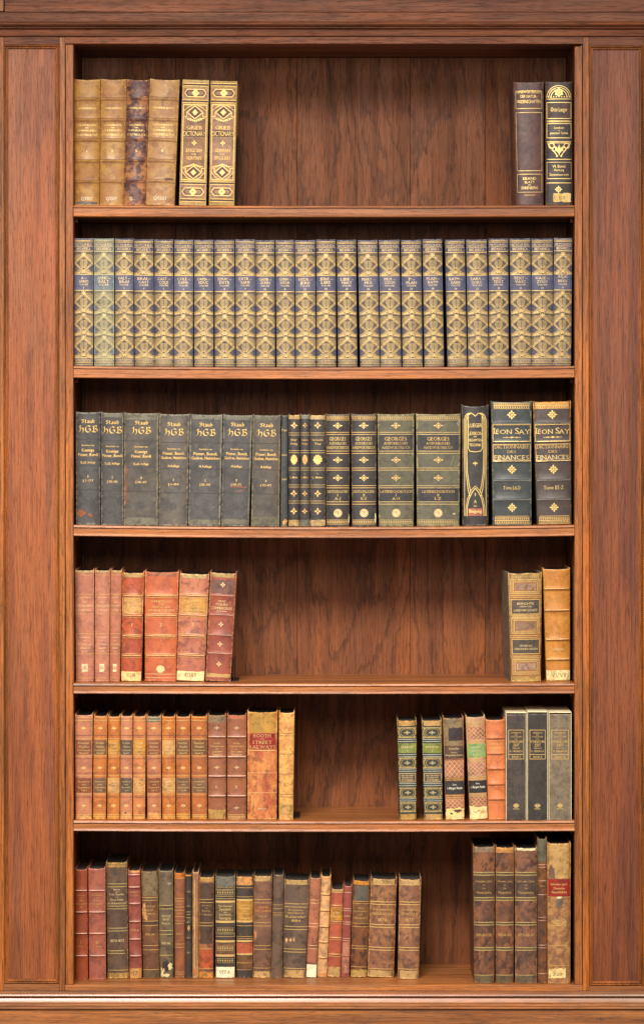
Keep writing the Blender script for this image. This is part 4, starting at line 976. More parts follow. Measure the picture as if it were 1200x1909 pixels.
for xt, xb, yt, mt, pn_, n, lb, stk in HB:
    b = Book(4, xt, xb, yt, 1271, mt, lb, 'red handbook set', sag=5, dip=1.6, ear=2.2, bands=(1111, 1147.5, 1186, 1222.5), bandh=1.6, bandw=1.9)
    if pn_: b.panel(1115.5, 1143.5, pn_, .95)
    b.cap(9, 'p_tancap' if n != '2' else 'p_pink', 1.4)
    for y in (1108, 1114.5, 1144.5, 1151, 1183, 1189.5, 1219.5, 1226): b.line(y, .9, 'gd')
    for y in (1111, 1147.5, 1186, 1222.5): b.line(y, 1.3, 'bandtan', .9)
    gm = 'g'
    b.texts([('HANDBUCH', 1121.5, 4.4, .62), ('DES', 1127, 2.8, .2), ('DEUTSCHEN', 1132, 4, .55), ('VERKEHRSWESENS', 1138.5, 4.2, .82)], gm); b.text(n, 1165, 6, .09, 'gp', .02, True)
    if stk: b.sticker(1252.5, 1269.5, '10388', a=.95, jag=1.2, h=7, w=.42, ty=1259); b.text('3', 1266, 3, .05, 'inkpen', eps=.0013)
    else: b.orn('crest', 1248, 8, 'gp', rx=9); b.line(1257, .8, 'gp'); b.line(1264, .8, 'gp')
    b.done()
b = Book(4, (392.5, 441), (383, 430), 1068.5, 1271.5, 'claret', 'leaning claret commercial book with cream head, last of the red row', sag=4.5, dip=1.6, ear=2.6, bands=(1111, 1147, 1184.5, 1219), bandh=1.6, bandw=1.6, board='maroon')
b.cap(9, 'p_tancap', 2).panel(1082, 1108, 'p_purple', .94, 'stain', 2)
for y in (1111, 1147, 1184.5, 1219): b.line(y, 1.5, 'bandrose', .94)
b.texts([('DROIT', 1122, 3.4, .3), ('COURS', 1128, 4.2, .46), ('COMMERCIALES', 1135, 5, .82)], 'gp'); b.line(1140.5, .8, 'gp', .4)
for y in (1091, 1165, 1202, 1239): b.orn('cross', y, 5, 'gp')
b.panel(1257, 1264, 'p_goldcap', .93, 'gilt_strip', 1.5).done()
bookend(436, 1235, 1274.8, 55, .12, 'small black metal bookend foot under the leaning claret book')
b = Book(4, (946.5, 1010), (952.5, 1008), 1068, 1271.5, 'gildedbrown', 'thick brown and gilt tooled book with exposed grey-brown board, on fourth shelf right', sag=4.5, dip=1.5, ear=1.5, board='taupe', yaw=.055)
b.cap(9, 'p_tancap', 2)
for y0, y1 in ((1081, 1107), (1153, 1181), (1230, 1257)):
    for j, (o, m2) in enumerate(((0, 'g'), (2.6, 'go'), (5.2, 'g'))): b.frame(y0+o*.8, y1-o*.8, .88-o*.03, 1.1, m2)
    D = b.dr('gilt_tooling', 'go', .0005); D.border(-b.U(.84), b.U(.84), b.zof(y0-1), b.zof(y0-6), 14, b.p(.8))
    b.panel(y0+7, y1-7, 'p_rosetan', .62)
for y0, y1 in ((1118, 1145), (1192, 1219)):
    b.panel(y0, y1, 'p_silverdk', .86); b.frame(y0, y1, .88, 1.2, 'g')
b.texts([('BERICHTE', 1125.5, 4, .52), ('ÜBER DIE', 1131, 2.6, .5), ('LANDWIRTSCHAFT', 1138, 4.2, .72), ('ABTHEILUNG', 1204, 3.2, .4), ('VERHANDLUNGEN', 1210, 3.4, .75)], 'gp')
for y in (1112, 1149, 1187, 1225): b.dbl(y, 3.4, 1.6, 'gd')
b.tail(1261, 'p_tancap', 2).done()
b = Book(4, (1011.5, 1062), (1018, 1062), 1060.5, 1270, 'amber', 'plain amber calf book with raised bands, right end of the fourth shelf', sag=4.5, dip=1.2, ear=1.6, bands=(1098, 1138, 1192.5, 1229.5), bandh=2.4, bandw=2.2)
for y in (1098, 1138, 1192.5, 1229.5): b.line(y-.8, 1.5, 'bandtan', .9); b.line(y+3, .9, 'brownline', .96)
b.text('JAHRBUCH', 1113, 3.4, .4, 'gd').text('DER GESETZE', 1121, 3.4, .6, 'gd').text('VEREIN', 1211, 3.4, .5, 'gp').sticker(1249.5, 1268, 'VI/VII', a=.96, jag=1.6, h=9, w=.62).done()

# ===== shelf 5
RW = [((140, 173), (141.4, 171.2), 1332.5, 'salmon', 'p_maroonpanel', 'I', 'broadest salmon works volume, at the left end, with a rosy-brown title panel'),
      ((175.3, 200.6), (173.4, 197.3), 1334, 'salmonor', 'p_brown', 'II', 'salmon works volume, second from the left, with dark olive-brown title panels'),
      ((202, 224), (200, 223), 1335, 'salmonor', 'p_goldtan', 'III', 'salmon works volume, third from the left, with a pale golden title panel'),
      ((225.2, 247.4), (224.4, 246.4), 1334, 'salmon', 'p_silverdk', 'IV', 'salmon works volume with greyest title panels and a hole at its foot'),
      ((249, 272), (248, 270.4), 1334.5, 'salmonor', 'p_goldtan', 'V', 'salmon works volume between the grey-panelled one and the grey-headed one'),
      ((273.2, 300.4), (275, 300.4), 1334.5, 'salmon', 'p_maroonpanel', 'VI', 'salmon works volume with a torn dark grey head'),
      ((302, 326.6), (303, 327), 1335, 'salmonor', 'p_goldtan', 'VII', 'salmon works volume with orange rubbed head and long lower inscription'),
      ((328.4, 354.4), (329, 354.8), 1335, 'salmon', 'p_brown', 'VIII', 'salmon works volume, eighth from left, with olive-brown panels'),
      ((356.2, 386), (358, 386), 1334.5, 'salmon', 'p_brown', 'IX', 'salmon works volume with reddish head, last before the maroon-brown pair')]
for j, (xt, xb, yt, mt, pn_, n, lb) in enumerate(RW):
    b = Book(5, xt, xb, yt, 1527.5, mt, lb, 'salmon calf works set on the fifth shelf', sag=3.2, dip=1.2, ear=1.8)
    gm = 'g' if pn_ != 'p_goldtan' else 'gp'
    b.panel(1380, 1407, pn_, .95).panel(1450.5, 1478, pn_, .95)
    for y in (1337.5, 1343, 1371, 1377.5, 1409.5, 1414.5, 1441, 1446.5, 1480.5, 1486, 1519, 1522.5): b.line(y, 1.0, 'g' if y not in (1371, 1414.5, 1441, 1486) else 'brownline')
    for y in (1357.5, 1431.5, 1502): b.orn('sprig', y, 4.4, 'gb')
    b.texts([('Roscher', 1385, 4, .66), ('Werke', 1392, 4.2, .6), ('Gesammelt', 1398.5, 3, .78), ('Band '+n, 1404, 3.2, .5)], gm)
    b.texts([('Ansichten', 1457, 3, .76), ('und', 1462.5, 2.6, .3), ('Geschichte', 1468, 3, .8), ('Teil '+n, 1473.5, 2.6, .4)], gm)
    b.text('C. LEIPZIG', 1510.5, 2.6, .7, 'gd')
    if n == 'VI': b.cap(12, 'p_greycap', 2.5)
    elif n in ('VII', 'IX'): b.cap(8, 'p_orng', 1.5)
    if n == 'IV': b.blob(-.1, 1515, 1.6, 1.6, 'p_dark', .3, 'worm_hole')
    b.tail(1515 if j % 2 else 1519, 'p_orangecap', 2.5)
    b.done()
for xt, xb, lb, n, stk in (((387.6, 421.4), (388.2, 421), 'maroon-brown calf law book with tan head and paper remnant at foot, left of its pair', 'I.', 1), ((423.4, 459), (423.4, 458.6), 'maroon-brown calf law book with gilt fringe at foot, right of its pair', 'II.', 0)):
    b = Book(5, xt, xb, 1332.5, 1528, 'maroon', lb, 'maroon-brown calf pair', sag=4, dip=1.3, ear=2, bands=(1374, 1411.5, 1447.5, 1484.3), bandh=1.8, bandw=1.8)
    for y in (1374, 1411.5, 1447.5, 1484.3): b.line(y-1, 1.6, 'bandrose', .94); b.line(y+2.2, 1, 'brownline')
    b.texts([('Smith', 1385.5, 3.2, .34), ('Ursachen Lehre', 1391, 3.2, .82), ('der', 1396, 2.4, .14), ('Sozialen', 1401, 3.6, .56), ('Theorie', 1407, 3.8, .56)], 'g')
    for y in (1357, 1430.5): b.orn('loz', y, 2.8, 'gp', rx=4)
    b.text(n, 1467, 5, .12, 'gp', .01, True)
    b.cap(15 if stk else 8, 'p_taupe' if stk else 'p_pink', 3)
    if stk: b.sticker(1509, 1526.5, None, mat='p_goldcap', a=.95, jag=3)
    else: b.orn('loz', 1506, 2.8, 'gp', rx=4); D = b.dr('gilt_tooling', 'g', .0005); D.border(-b.U(.9), b.U(.9), b.zof(1527), b.zof(1519), 12, b.p(.9))
    b.done()
b = Book(5, (461, 517.3), (461, 515.5), 1327, 1528.5, 'vellum', 'broad mottled tan street railways book with a purple-red title label', sag=5.5, dip=1.4, ear=2)
b.panel(1328.5, 1366, 'p_vellum', .985, 'head_cap', 1.5).panel(1367.5, 1397, 'p_oxblood', .97, 'title_label', 1)
b.texts([('BOOTH', 1371.8, 6, .58), ('ON', 1377.8, 2.6, .12), ('STREET', 1384, 5.8, .66), ('RAILWAYS', 1392.8, 6.2, .88)], 'g', serif=True); b.line(1399, 1.2, 'gb', .95)
b.line(1441, .7, 'bandtan'); b.line(1478, .7, 'bandtan'); b.panel(1482, 1506, 'p_flake', u0=-.72, u1=-.62, name='gilt_stamp', jag=1).text('LIMITED', 1508, 3, .3, 'gp').done()
b = Book(5, (520, 548.8), (520, 546.3), 1328, 1529, 'gold', 'narrow golden mottled calf book at the gap, against the thin bookend', sag=3.5, dip=1.2, ear=2)
for y in (1367, 1372, 1406, 1443, 1481, 1486): b.line(y, .8, 'brownline')
b.panel(1498, 1520, 'p_vellum', .9, 'rubbed_patch', 3).done()
bookend(550.5, 1405, 1530.6, 45, .12, 'thin black metal bookend standing at the end of the golden book on the fifth shelf')
for xt, xb, yt, lb in (((740, 776), (744.5, 776), 1342.5, 'green-black gilt book with olive label, left of its pair, nearest the gap'), ((786, 823), (790, 824.5), 1342.5, 'green-black gilt book with olive label, beside the torn brown book')):
    b = Book(5, xt, xb, yt, 1529, 'greenblk', lb, 'green-black octagon-tooled pair', sag=4, dip=1.8, ear=2)
    b.cap(11, 'p_goldcap', 1).tail(1518, 'p_goldcap', 1)
    D = b.dr('gilt_tooling', 'go', .0005); q = b.p(1)
    for yc, hh in ((1366, 9), (1422.5, 9), (1478, 8.6), (1505, 8.2)):
        z = b.zof(yc); a = b.W/2*.86
        for k_, w_ in ((1, 1.6), (.78, .8)): D.line([(-a*k_, z-3*q*k_), (-a*k_+4*q, z-hh*q*k_), (a*k_-4*q, z-hh*q*k_), (a*k_, z-3*q*k_), (a*k_, z+3*q*k_), (a*k_-4*q, z+hh*q*k_), (-a*k_+4*q, z+hh*q*k_), (-a*k_, z+3*q*k_)], w_*q, True)
        b.orn('loz', yc, 3, 'gp', rx=4.5)
        for sx in (-1, 1):
            for sz in (-1, 1): D.lozenge(sx*a*.95, z+sz*hh*q*.95, 2.2*q, 2.2*q)
    for y in (1378.5, 1382.5, 1407, 1411, 1434, 1438, 1461, 1465, 1489.5, 1493.5): b.line(y, 1.3, 'silver')
    b.panel(1386, 1404, 'p_green', .93).panel(1442, 1458, 'p_silverdk', .88); b.frame(1442, 1458, .88, .9, 'gp')
    b.text('MÜNSTER', 1393, 4, .66, 'gp').text('II', 1400, 2.6, .1, 'gp').texts([('DER THEORIEEN', 1446, 2.6, .7), ('DES RECHTES', 1450, 2.6, .6), ('SYSTEMEN', 1454.6, 3.2, .66)], 'gp').done()
b = Book(5, (825.5, 863.5), (830.5, 865.5), 1338.5, 1529, 'wornred', 'brown book with peeling pale head and black label above torn yellow foot', sag=4, dip=1.6, ear=2)
b.panel(1340, 1390, 'p_taupe', .98, 'head_cap', 3).panel(1357, 1381, 'p_dark', .72, 'torn_patch', 3, u0=-.5, u1=.9, eps=.0005)
b.panel(1391, 1414.5, 'p_dkbrown', .96).texts([('Schäffle', 1396, 3.6, .5), ('Gesetz', 1403, 2.4, .3), ('Bürgerliche Recht', 1408, 3.4, .86)], 'gp')
def diaper(b, y0, y1):
    b.panel(y0, y1, 'p_pink', .96); D = b.dr('gilt_tooling', 'gp', .0005); n = 4; w_ = b.W*.94/n; zt, zb_ = b.zof(y0), b.zof(y1); rows = max(1, round((zt-zb_)/(w_*1.1))); h = (zt-zb_)/rows
    for r_ in range(rows):
        for i in range(n):
            x = -b.W*.47+w_*i; z = zb_+h*r_; D.line([(x, z), (x+w_, z+h)], b.p(.55)); D.line([(x, z+h), (x+w_, z)], b.p(.55))
diaper(b, 1418, 1449); b.panel(1456.5, 1481, 'p_black', .97).text('Das', 1463, 2.6, .2, 'white').text('v. Bürgerl. Recht', 1469.5, 4, .8, 'white', .02)
for y in (1451, 1454.5, 1483.5, 1487): b.line(y, 1.4, 'gd')
diaper(b, 1489, 1506); b.sticker(1507, 1527.5, None, a=.96, jag=4).blob(.3, 1512, 6, 3, 'p_dkbrown', .6).blob(-.4, 1517, 3, 2, 'p_dkbrown', .6).done()
b = Book(5, (867.5, 903.3), (875.5, 908.7), 1336, 1528, 'cream', 'tan book with bright green label and pink diamond tooling, leaning left', sag=4, dip=1.6, ear=2)
diaper(b, 1355, 1379); b.panel(1387, 1413, 'p_mint', .96); b.texts([('Lehrbuch', 1393, 3, .5), ('Bürgerl.', 1400, 3, .5), ('Recht', 1407, 3.4, .4)], 'gp')
diaper(b, 1422, 1446); b.panel(1455.5, 1478.5, 'p_black', .97).text('Das', 1461, 2.6, .2, 'white').text('v. Bürgerl. Recht', 1467.5, 4, .8, 'white', .02)
for y in (1349, 1353, 1382, 1385, 1416, 1419.5, 1449.5, 1453, 1481, 1484.5): b.line(y, 1.4, 'gd')
diaper(b, 1487, 1503); b.sticker(1504, 1527, None, a=.97, jag=4).dr('label_writing', 'inkpen', .0013, 'paper_label').line([(-b.U(.6), b.zof(1512)), (-b.U(.3), b.zof(1516)), (0, b.zof(1511)), (b.U(.5), b.zof(1515))], b.p(1)); b.done()
b = Book(5, (904.3, 940.3), (910, 941.5), 1341.5, 1528.5, 'orange', 'plain orange calf book with raised bands beside the slipcased volumes', sag=4, dip=1.2, ear=1.2, bands=(1376, 1405, 1433.5, 1462, 1490), bandh=1.7, bandw=1.6)
for y in (1376, 1405, 1433.5, 1462, 1490): b.line(y+2.4, 1.1, 'brownline', .96)
b.frame(1381, 1401, .86, .8, 'gd').text('DER NEUE', 1387, 3.6, .66, 'g').text('HANDEL', 1395, 4.6, .7, 'g').done()
for i, (xt, yt, mt, lb, n) in enumerate([((942.3, 980.3), 1329.5, 'cocoa', 'brown cloth book in a cream slipcase lettered BAND I', 'BAND I'), ((982, 1020.4), 1328, 'char', 'charcoal cloth book in a cream slipcase lettered BAND II', 'BAND II'), ((1022, 1064.3), 1329, 'taupe', 'mottled taupe cloth book in a cream slipcase lettered BAND III, by the right post', 'BAND III')]):
    b = Book(5, xt, xt, yt, 1529.5, mt, lb, 'slipcased cloth trio', sag=1.6, dip=0, ear=0, board='cream_paper', thick=1.3, pages='pagesw', case=True)
    m = MB(); m.box(-b.W/2+.0002, b.W/2-.0002, -.0007, b.D, b.H+.0002, b.H+.0022, .0002); m.build('case_top', M['cream_paper'], b.root)
    b.frame(1361, 1415, .80, 1.0, 'g').line(1406.5, 1.0, 'g', .8)
    b.texts([('HANDBUCH', 1366, 2.8, .5), ('DER', 1370, 2, .16), ('STÄDTISCHEN', 1373.5, 2.6, .56), ('DES', 1377.5, 2, .16), ('ATHENISCHEN', 1382.5, 4.6, .74), ('ZEIT', 1389, 5, .34), ('VERFASST', 1395, 2.6, .4), ('K. HEINRICH', 1400.5, 3.4, .66), (n, 1411, 4, .44)], 'g')
    b.orn('crest', 1502, 4.6, 'go', rx=6.5).line(1508, 1.3, 'go', .32).done()

# ===== shelf 6
for xt, xb, n, lb in (((140.5, 163), (141, 164.3), 'I.', 'brick red cloth book in the bottom left corner with chipped head'), ((165, 196.4), (166.7, 197.6), 'II.', 'brick red cloth book numbered II, second on the bottom shelf')):
    b = Book(6, xt, xb, 1620 if n == 'I.' else 1618.5, 1827, 'brick', lb, 'brick red pair', sag=3, dip=1.2, bands=(1661, 1701, 1741, 1782.5), bandh=1.8, bandw=1.8)
    for y in (1661, 1701, 1741, 1782.5): b.line(y-1, 1.3, 'bandrose', .9)
    b.texts([('Das Kapital', 1669, 3, .6), ('oder', 1674, 2.4, .3), ('Lehre', 1679, 3.2, .44), ('der Gesellschaft', 1685, 3.4, .86), ('I/II', 1691, 2.6, .2), (n, 1757, 5, .18), ('Z. Band', 1764.5, 3, .5)], 'gd'); b.done()
b = Book(6, (197.8, 237), (201, 240), 1607, 1825, 'umber', 'tall dark umber annual with gilt bands dated 1870-1875', sag=4.5, dip=2.6, ear=.6)
b.cap(10, 'p_goldcap', 1.5).tail(1814, 'p_goldcap', 1.5)
for y in (1648, 1653.5, 1689.5, 1694.6, 1730.5, 1736, 1772.5, 1778, 1809): b.line(y, 1.2, 'go')
b.panel(1649, 1652.8, 'p_olive').panel(1690.3, 1693.8, 'p_olive').panel(1731, 1735.4, 'p_olive').panel(1773.2, 1777.3, 'p_olive')
b.texts([('Revue', 1658.5, 3.4, .3), ('des', 1663, 2.4, .12), ('Lois Usuelles', 1667.5, 3.4, .7), ('sur', 1672.5, 2.2, .12), ('Droit Public', 1677.5, 3.6, .62), ('et Administratif', 1684, 4, .88), ('1870-1875', 1754, 4.6, .66)], 'gp'); b.blob(.75, 1765, 3, 22, 'p_purple', .6).done()
b = Book(6, (238.7, 261.5), (242, 264.6), 1622, 1825, 'crimson', 'narrow glossy crimson book with raised bands and yellow paper at its foot', sag=3.5, dip=1.4, bands=(1632, 1655, 1685.5, 1719, 1752, 1783), bandh=2.0, bandw=1.8)
b.cap(5, 'p_orangecap', 1.5)
for y in (1632, 1655, 1685.5, 1719, 1752, 1783): b.line(y-1.4, 1.2, 'bandrose', .85)
b.text('HANDBUCH', 1663, 3, .84, 'gd').text('STATISTIK', 1670, 2.8, .74, 'gd').text('POL.6', 1734, 4.4, .6, 'g').sticker(1805.5, 1824, '17', mat='p_goldtan', a=.95, jag=2, h=9, w=.4).done()
b = Book(6, (263.7, 294), (267, 297), 1624, 1824.5, 'brown', 'brown book with faded taupe upper half and a peeling tan flake on its left side', sag=4, dip=1.0)
b.panel(1625.5, 1671, 'p_taupe', .985, 'faded_cloth', 2).lines((1673.5, 1679, 1717.5, 1725.5, 1763, 1771, 1808), 1.2, 'gd').panel(1674, 1678.5, 'p_olive').panel(1718, 1725, 'p_dkbrown')
b.texts([('PRECIS DE', 1690, 3.6, .62), ('DROIT', 1697, 3.8, .44), ('COMMERCIAL', 1704, 3.6, .7), ('1885-86.', 1742, 4, .6)], 'gd'); b.blob(-.72, 1700, 4.5, 15, 'p_flake', .4).blob(-.5, 1712, 3, 6, 'p_flake', .5).tail(1810, 'p_olive', 2).done()
b = Book(6, (295.5, 322.5), (298, 323.6), 1623, 1824, 'moss', 'moss-grey book with cream and dark tears near its foot', sag=3.5, dip=.8)
b.lines((1688, 1694.5, 1735, 1742, 1781), 1.4, 'go').panel(1689, 1693.8, 'p_olive').panel(1736, 1741, 'p_olive').texts([('PRECIS DE', 1708, 3.6, .6), ('DROIT', 1714, 3.8, .46), ('Francais', 1721.5, 3.8, .6), ('1883-86.', 1758.5, 4.4, .64)], 'gp')
b.blob(.1, 1800, 9, 9, 'p_dark', .6).blob(.55, 1802, 4, 7, 'p_cream', .8).blob(-.2, 1818, 8, 3.5, 'p_cream', .8).blob(-.6, 1812, 3, 7, 'p_cream', .8).blob(.5, 1648, 3.5, 2.5, 'p_scuff', .6).done()
b = Book(6, (325, 344.5), (326, 344.5), 1626.5, 1823.5, 'maroon', 'slim brown book with an orange worn head and many gilt lines', sag=3, dip=1.2)
b.cap(12, 'p_orng', 2).lines((1637, 1675, 1680, 1691, 1697, 1709, 1717, 1722, 1760, 1766, 1812, 1816), 1.0, 'gd').text('DROIT', 1703, 3, .5, 'gd').text('1870-71', 1741, 3.6, .7, 'gd').text('CIVIL', 1686, 3, .6, 'gd').done()
b = Book(6, (345.6, 357.6), (344.8, 357.4), 1629.5, 1823.5, 'ink', 'very thin black book with gilt lines, between the slim brown and buff pair', sag=2.5, dip=1.0, bands=(1663, 1690, 1720, 1749, 1777), bandh=1, bandw=1.4)
b.lines((1663, 1690, 1720, 1749, 1777), 1.5, 'go').lines((1700, 1705, 1711), 1.0, 'go').blob(.1, 1730, 2.2, 5, 'p_goldcap', .3).cap(4, 'p_orangecap').done()
b = Book(6, (359.2, 370.6), (359, 370.4), 1625, 1823.5, 'cream', 'thin untitled buff book with two lengthwise pale streaks', sag=2.5, dip=1.0, ear=2)
D = b.dr('rubbed_streak', 'p_flake', .0006); D.line([(-b.U(.25), b.zof(1640)), (-b.U(.25), b.zof(1815))], b.p(1.3)); D = b.dr('rubbed_streak', 'brownline', .0006); D.line([(b.U(.15), b.zof(1630)), (b.U(.15), b.zof(1815))], b.p(1.1)); D.line([(b.U(.75), b.zof(1640)), (b.U(.7), b.zof(1790))], b.p(.9)); b.blob(0, 1812, 3, 6, 'p_orng', .6).done()
b = Book(6, (371.6, 399), (370.8, 397.6), 1634.5, 1823.5, 'wornred', 'brown book rubbed orange-red on its lower third, gilt head', sag=3.5, dip=1.6)
b.cap(9, 'p_goldcap', 2).panel(1646, 1760, 'p_dkbrown', .96, 'dark_leather', 3).panel(1770, 1806, 'p_redor', .86, 'torn_patch', 3).tail(1812, 'p_orangecap', 3)
b.lines((1677, 1682.5, 1720.5, 1726, 1769, 1806), 1.2, 'gd').texts([('Der Geist', 1688, 3, .6), ('des', 1693, 2.6, .2), ('Rechts', 1698, 3.6, .55), ('v. Ihering', 1705, 3.2, .7)], 'gd').done()
b = Book(6, (401.4, 438.6), (401.8, 438), 1632.5, 1824, 'ink', 'black and gold book with a white sticker reading 9174 at its foot', sag=4, dip=2.0)
b.cap(20, 'p_greycap', 2).panel(1680, 1720.5, 'p_olive', .96).panel(1759, 1779, 'p_brown', .96).lines((1654, 1658, 1671, 1675.5, 1741, 1746), 1.0, 'go')
for y in (1681, 1718.5, 1755, 1781.5): b.line(y, 4.0, 'g')
D = b.dr('gilt_tooling', 'go', .0005)
for yc in (1664, 1734, 1768, 1791): D.border(-b.U(.85), b.U(.85), b.zof(yc+4), b.zof(yc-4), 7, b.p(.7))
b.texts([('Das heutige', 1689, 3, .7), ('System', 1695, 5, .6), ('des', 1700.5, 2.4, .16), ('Röm. Rechts', 1705, 3, .6), ('Savigny', 1711.5, 4.4, .6)], 'gb').sticker(1802.5, 1822.5, '9174.', 'stickerw', .94, .6, 8, .6).done()
b = Book(6, (440.6, 472), (441, 470.6), 1633.5, 1823.5, 'ink', 'black and gold book with an orange worn head and orange patch', sag=4, dip=2.2)
b.cap(17, 'p_orangecap', 2).panel(1677, 1719, 'p_goldtan', .96).panel(1758, 1778, 'p_redor', .96).panel(1783, 1806, 'p_brown', .96).lines((1655, 1672, 1726, 1746, 1750, 1795, 1808), 1.0, 'gd')
for y in (1678, 1718, 1754.5, 1779): b.line(y, 3.6, 'g')
b.texts([('Das heutige', 1687, 3, .7), ('System', 1693, 5, .6), ('des', 1698.5, 2.4, .16), ('Röm. Rechts', 1703, 3, .6), ('Savigny', 1711, 4.4, .6)], 'gb').done()
b = Book(6, (473.4, 507.5), (471.4, 505), 1632.5, 1823.5, 'brown', 'russet-brown book with gilt head and foot, beside the plain grey-brown one', sag=4, dip=1.4)
b.cap(11, 'p_goldcap', 1.5).tail(1811, 'p_goldcap', 1.5).lines((1677, 1683.5, 1720, 1726.5, 1763, 1770, 1805), 1.1, 'gd').panel(1688, 1702, 'p_maroonpanel', .9).texts([('STATISTIK', 1692, 3.4, .6), ('DES JAHRES', 1698.5, 3.4, .8), ('1871-75', 1709, 3, .5)], 'gd').blob(-.75, 1745, 2.4, 9, 'p_orng', .5).done()
b = Book(6, (509.5, 528.8), (505.6, 526.2), 1630.5, 1824, 'umber', 'slim plain grey-brown book with almost no gilding left', sag=3, dip=.8)
b.lines((1687, 1694), .8, 'gd').lines((1702, 1706), .8, 'gd').done()
b = Book(6, (529.8, 577), (527.4, 569.5), 1640, 1824, 'umber', 'broad dark brown annual with gilt head and orange nicks, left of the cream-stickered book', sag=5, dip=1.4)
b.cap(10, 'p_goldcap', 1.5).tail(1809, 'p_goldcap', 2).lines((1685.5, 1691.5, 1728, 1733.5, 1770, 1775.5, 1806), 1.1, 'g').texts([('Europäischer', 1697, 3.2, .6), ('GESCHICHTS-', 1703, 3, .7), ('Kalender', 1709.5, 5, .84), ('1884', 1717, 4.6, .4)], 'g')
for u in (-.75, -.4, -.1): b.blob(u, 1752-u*3, 2.0, 4, 'p_flake', .6)
b.done()
b = Book(6, (578, 598), (570.4, 589.6), 1636, 1823, 'wornred', 'slim worn orange-brown book with clean cream sticker at foot, leaning right', sag=3, dip=1.4, ear=2)
b.panel(1640, 1795, 'p_pink', .95, 'rubbed_leather', 3).lines((1678, 1684, 1722, 1728, 1763, 1769), 1.0, 'bandtan').sticker(1798.5, 1822, None, 'stickerw', .95, .6).text('10', 1795, 3, .4, 'inkpen').done()
b = Book(6, (598.4, 617), (590.3, 609), 1633, 1822, 'amber', 'slim buff calf book with five raised bands, leaning right', sag=3, dip=1.2, ear=1.6, bands=(1668, 1698, 1728, 1757, 1786), bandh=1.5, bandw=1.4)
b.panel(1640, 1815, 'p_flake', .9, 'rubbed_leather', 3)
for y in (1668, 1698, 1728, 1757, 1786): b.line(y+1.5, 1.0, 'brownline'); b.line(y-1.4, 1, 'bandtan')
b.done()
b = Book(6, (617.4, 640), (610, 634), 1657, 1822, 'red', 'short red-brown book with gilt foot, the lowest in the leaning group', sag=3.5, dip=1.6, ear=1.8, bands=(1690, 1720.5, 1750, 1781), bandh=1, bandw=1.3)
b.cap(6, 'p_goldcap', 1).tail(1803, 'p_goldcap', 2).lines((1664, 1688, 1692, 1718, 1722, 1748, 1752, 1779, 1783), 1.1, 'g').panel(1694, 1716, 'p_goldtan', .93).texts([('JOHN', 1702, 3.4, .5), ('STUART MILL', 1709, 3, .8)], 'gp').done()
b = Book(6, (641, 656.5), (635, 650.8), 1650.5, 1822, 'crimson', 'thin pinkish crimson book with gilt bands, leaning right', sag=2.6, dip=1.6, ear=2.2)
b.lines((1664, 1694, 1698, 1719, 1723, 1750, 1754, 1781), 1.0, 'bandrose').text('LASSALLE', 1708, 3, .8, 'gp').panel(1757, 1780, 'p_pink', .85, 'gilt_panel', 2).panel(1785, 1815, 'p_pink', .8, 'gilt_panel', 3).done()
b = Book(6, (658, 690), (653, 683.5), 1641, 1822.5, 'mottledk', 'patchy brown book with grey-black head, left of the broad annual dated 1876', sag=4, dip=1.8, ear=2)
b.panel(1643, 1650, 'p_orangecap', .96, 'head_cap', 2).panel(1652, 1680, 'p_steel', .8, 'stain', 3).lines((1681, 1685, 1722, 1728, 1764, 1769, 1803), 1.1, 'gd').panel(1688, 1720, 'p_brown', .92).texts([('Das', 1693, 3, .3), ('Deutsche Reich', 1699, 3, .8), ('und', 1705, 2.4, .2), ('SEIN RECHT', 1712, 3.4, .8)], 'gd').tail(1808, 'p_tancap', 3).done()
for xt, xb, yt, yb, y_, lb in (((691.3, 739.5), (684.5, 733.8), 1638.5, 1823, '1876', 'broad mottled brown annual with gilt bands, dated 1876'), ((744, 784.8), (741.2, 780), 1639, 1826, '1877', 'mottled brown annual dated 1877, standing alone at the gap')):
    b = Book(6, xt, xb, yt, yb, 'mottle', lb, 'mottled brown annuals', sag=5, dip=1.6, ear=2)
    b.cap(12, 'p_goldcap', 1.5).tail(1810, 'p_goldcap', 2).line(1650, 1.1, 'g')
    for y in (1684.5, 1727, 1769.5): b.dbl(y, 5, 1.5, 'g')
    b.line(1807, 1.1, 'g').texts([('Europäischer', 1696, 3.8, .7), ('GESCHICHTSKAL.', 1704.5, 4.6, .86), (y_, 1715.5, 6, .34)], 'g').done()
RG = [((881.3, 921.8), (883.4, 920.8), 1578, 'first of three mottled monthly volumes right of the gap, with a buff head', 'p_taupe', '1880-81-82-83'), ((923.3, 958.4), (923.3, 956.5), 1579, 'narrowest of the three tall mottled brown monthly volumes', 'p_orangecap', '1884-85'), ((959.6, 1000.6), (959.6, 1000.4), 1580, 'mottled brown monthly volume with torn grey head, beside the green-headed book', 'p_cream', '1878-88-89')]
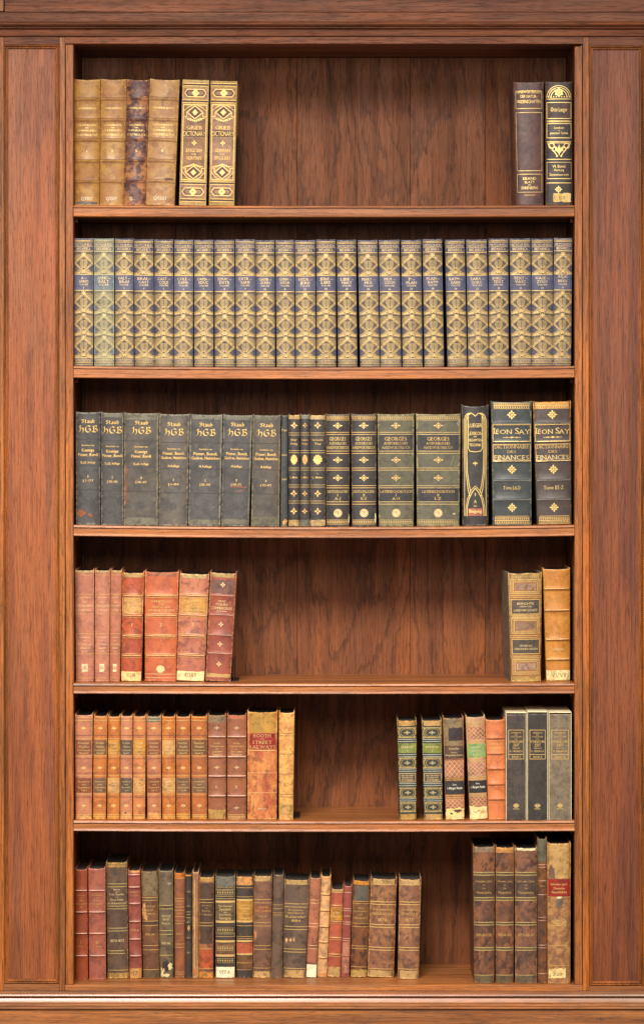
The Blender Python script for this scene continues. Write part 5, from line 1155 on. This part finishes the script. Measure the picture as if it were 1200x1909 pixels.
for k, (xt, xb, yt, lb, cp, yr) in enumerate(RG):
    b = Book(6, xt, xb, yt, 1834, 'mottledk', lb, 'tall mottled monthly volumes', sag=4.5, dip=1.6, ear=2)
    b.cap(11 if k != 2 else 6, cp, 2).tail(1818, 'p_olive', 2)
    for y in (1629, 1676, 1722, 1769): b.dbl(y, 5, 1.5, 'go'); b.panel(y-1.6, y+1.6, 'p_olive', .97)
    b.line(1818, 1.2, 'go'); b.panel(1633, 1672, 'p_dkbrown', .96)
    b.texts([('Schmollers Jahrb.', 1643, 3.8, .82), ('der', 1650, 2.4, .14), ('für', 1656, 2.8, .24), ('Monatshefte', 1664, 5, .7), (yr, 1743, 5, .74)], 'gd'); b.done()
    if k == 2: pass
b = Book(6, (1001.2, 1018.6), (1002, 1018.9), 1562.5, 1834.5, 'mottledk', 'tall slim brown book with a green cloth head, rising above its neighbours', sag=3, dip=1.4, ear=1.6)
b.panel(1564, 1607, 'p_moss', .985, 'head_cap', 1).lines((1612, 1617, 1642, 1668, 1710, 1716, 1762, 1767, 1815), 1.0, 'bandrose').text('ATLAS', 1652, 3, .6, 'gd').done()
b = Book(6, (1019.6, 1063.4), (1020, 1062.6), 1571.5, 1836, 'ochre', 'stained ochre and brown book with a red title label, at the bottom right corner', sag=4.5, dip=1.2, ear=1.2, d=8)
b.panel(1573, 1638, 'p_vellum', .985, 'head_cap', 1).blob(-.62, 1627, 7, 12, 'p_brown', .5).panel(1639, 1671.5, 'p_red', .95, 'title_label', 1.2)
b.texts([('Schmollers Jahrb.', 1648.5, 3.6, .72), ('Deutsche', 1656, 4, .46), ('Geschichte', 1663, 4.4, .66)], 'gb').line(1672.5, 1.2, 'gd').blob(.05, 1683, 5, 10, 'p_steel', .5).blob(0, 1673.5, 5, 2, 'p_cream', .4)
b.line(1725, .9, 'gd').line(1763, .9, 'gd').line(1800, .9, 'gd').panel(1715, 1727, 'p_vellum', .6, 'rubbed_patch', 3).sticker(1806, 1824, '2120', u0=-.9, u1=.55, jag=3.5, h=6, w=.4, ty=1816).done()
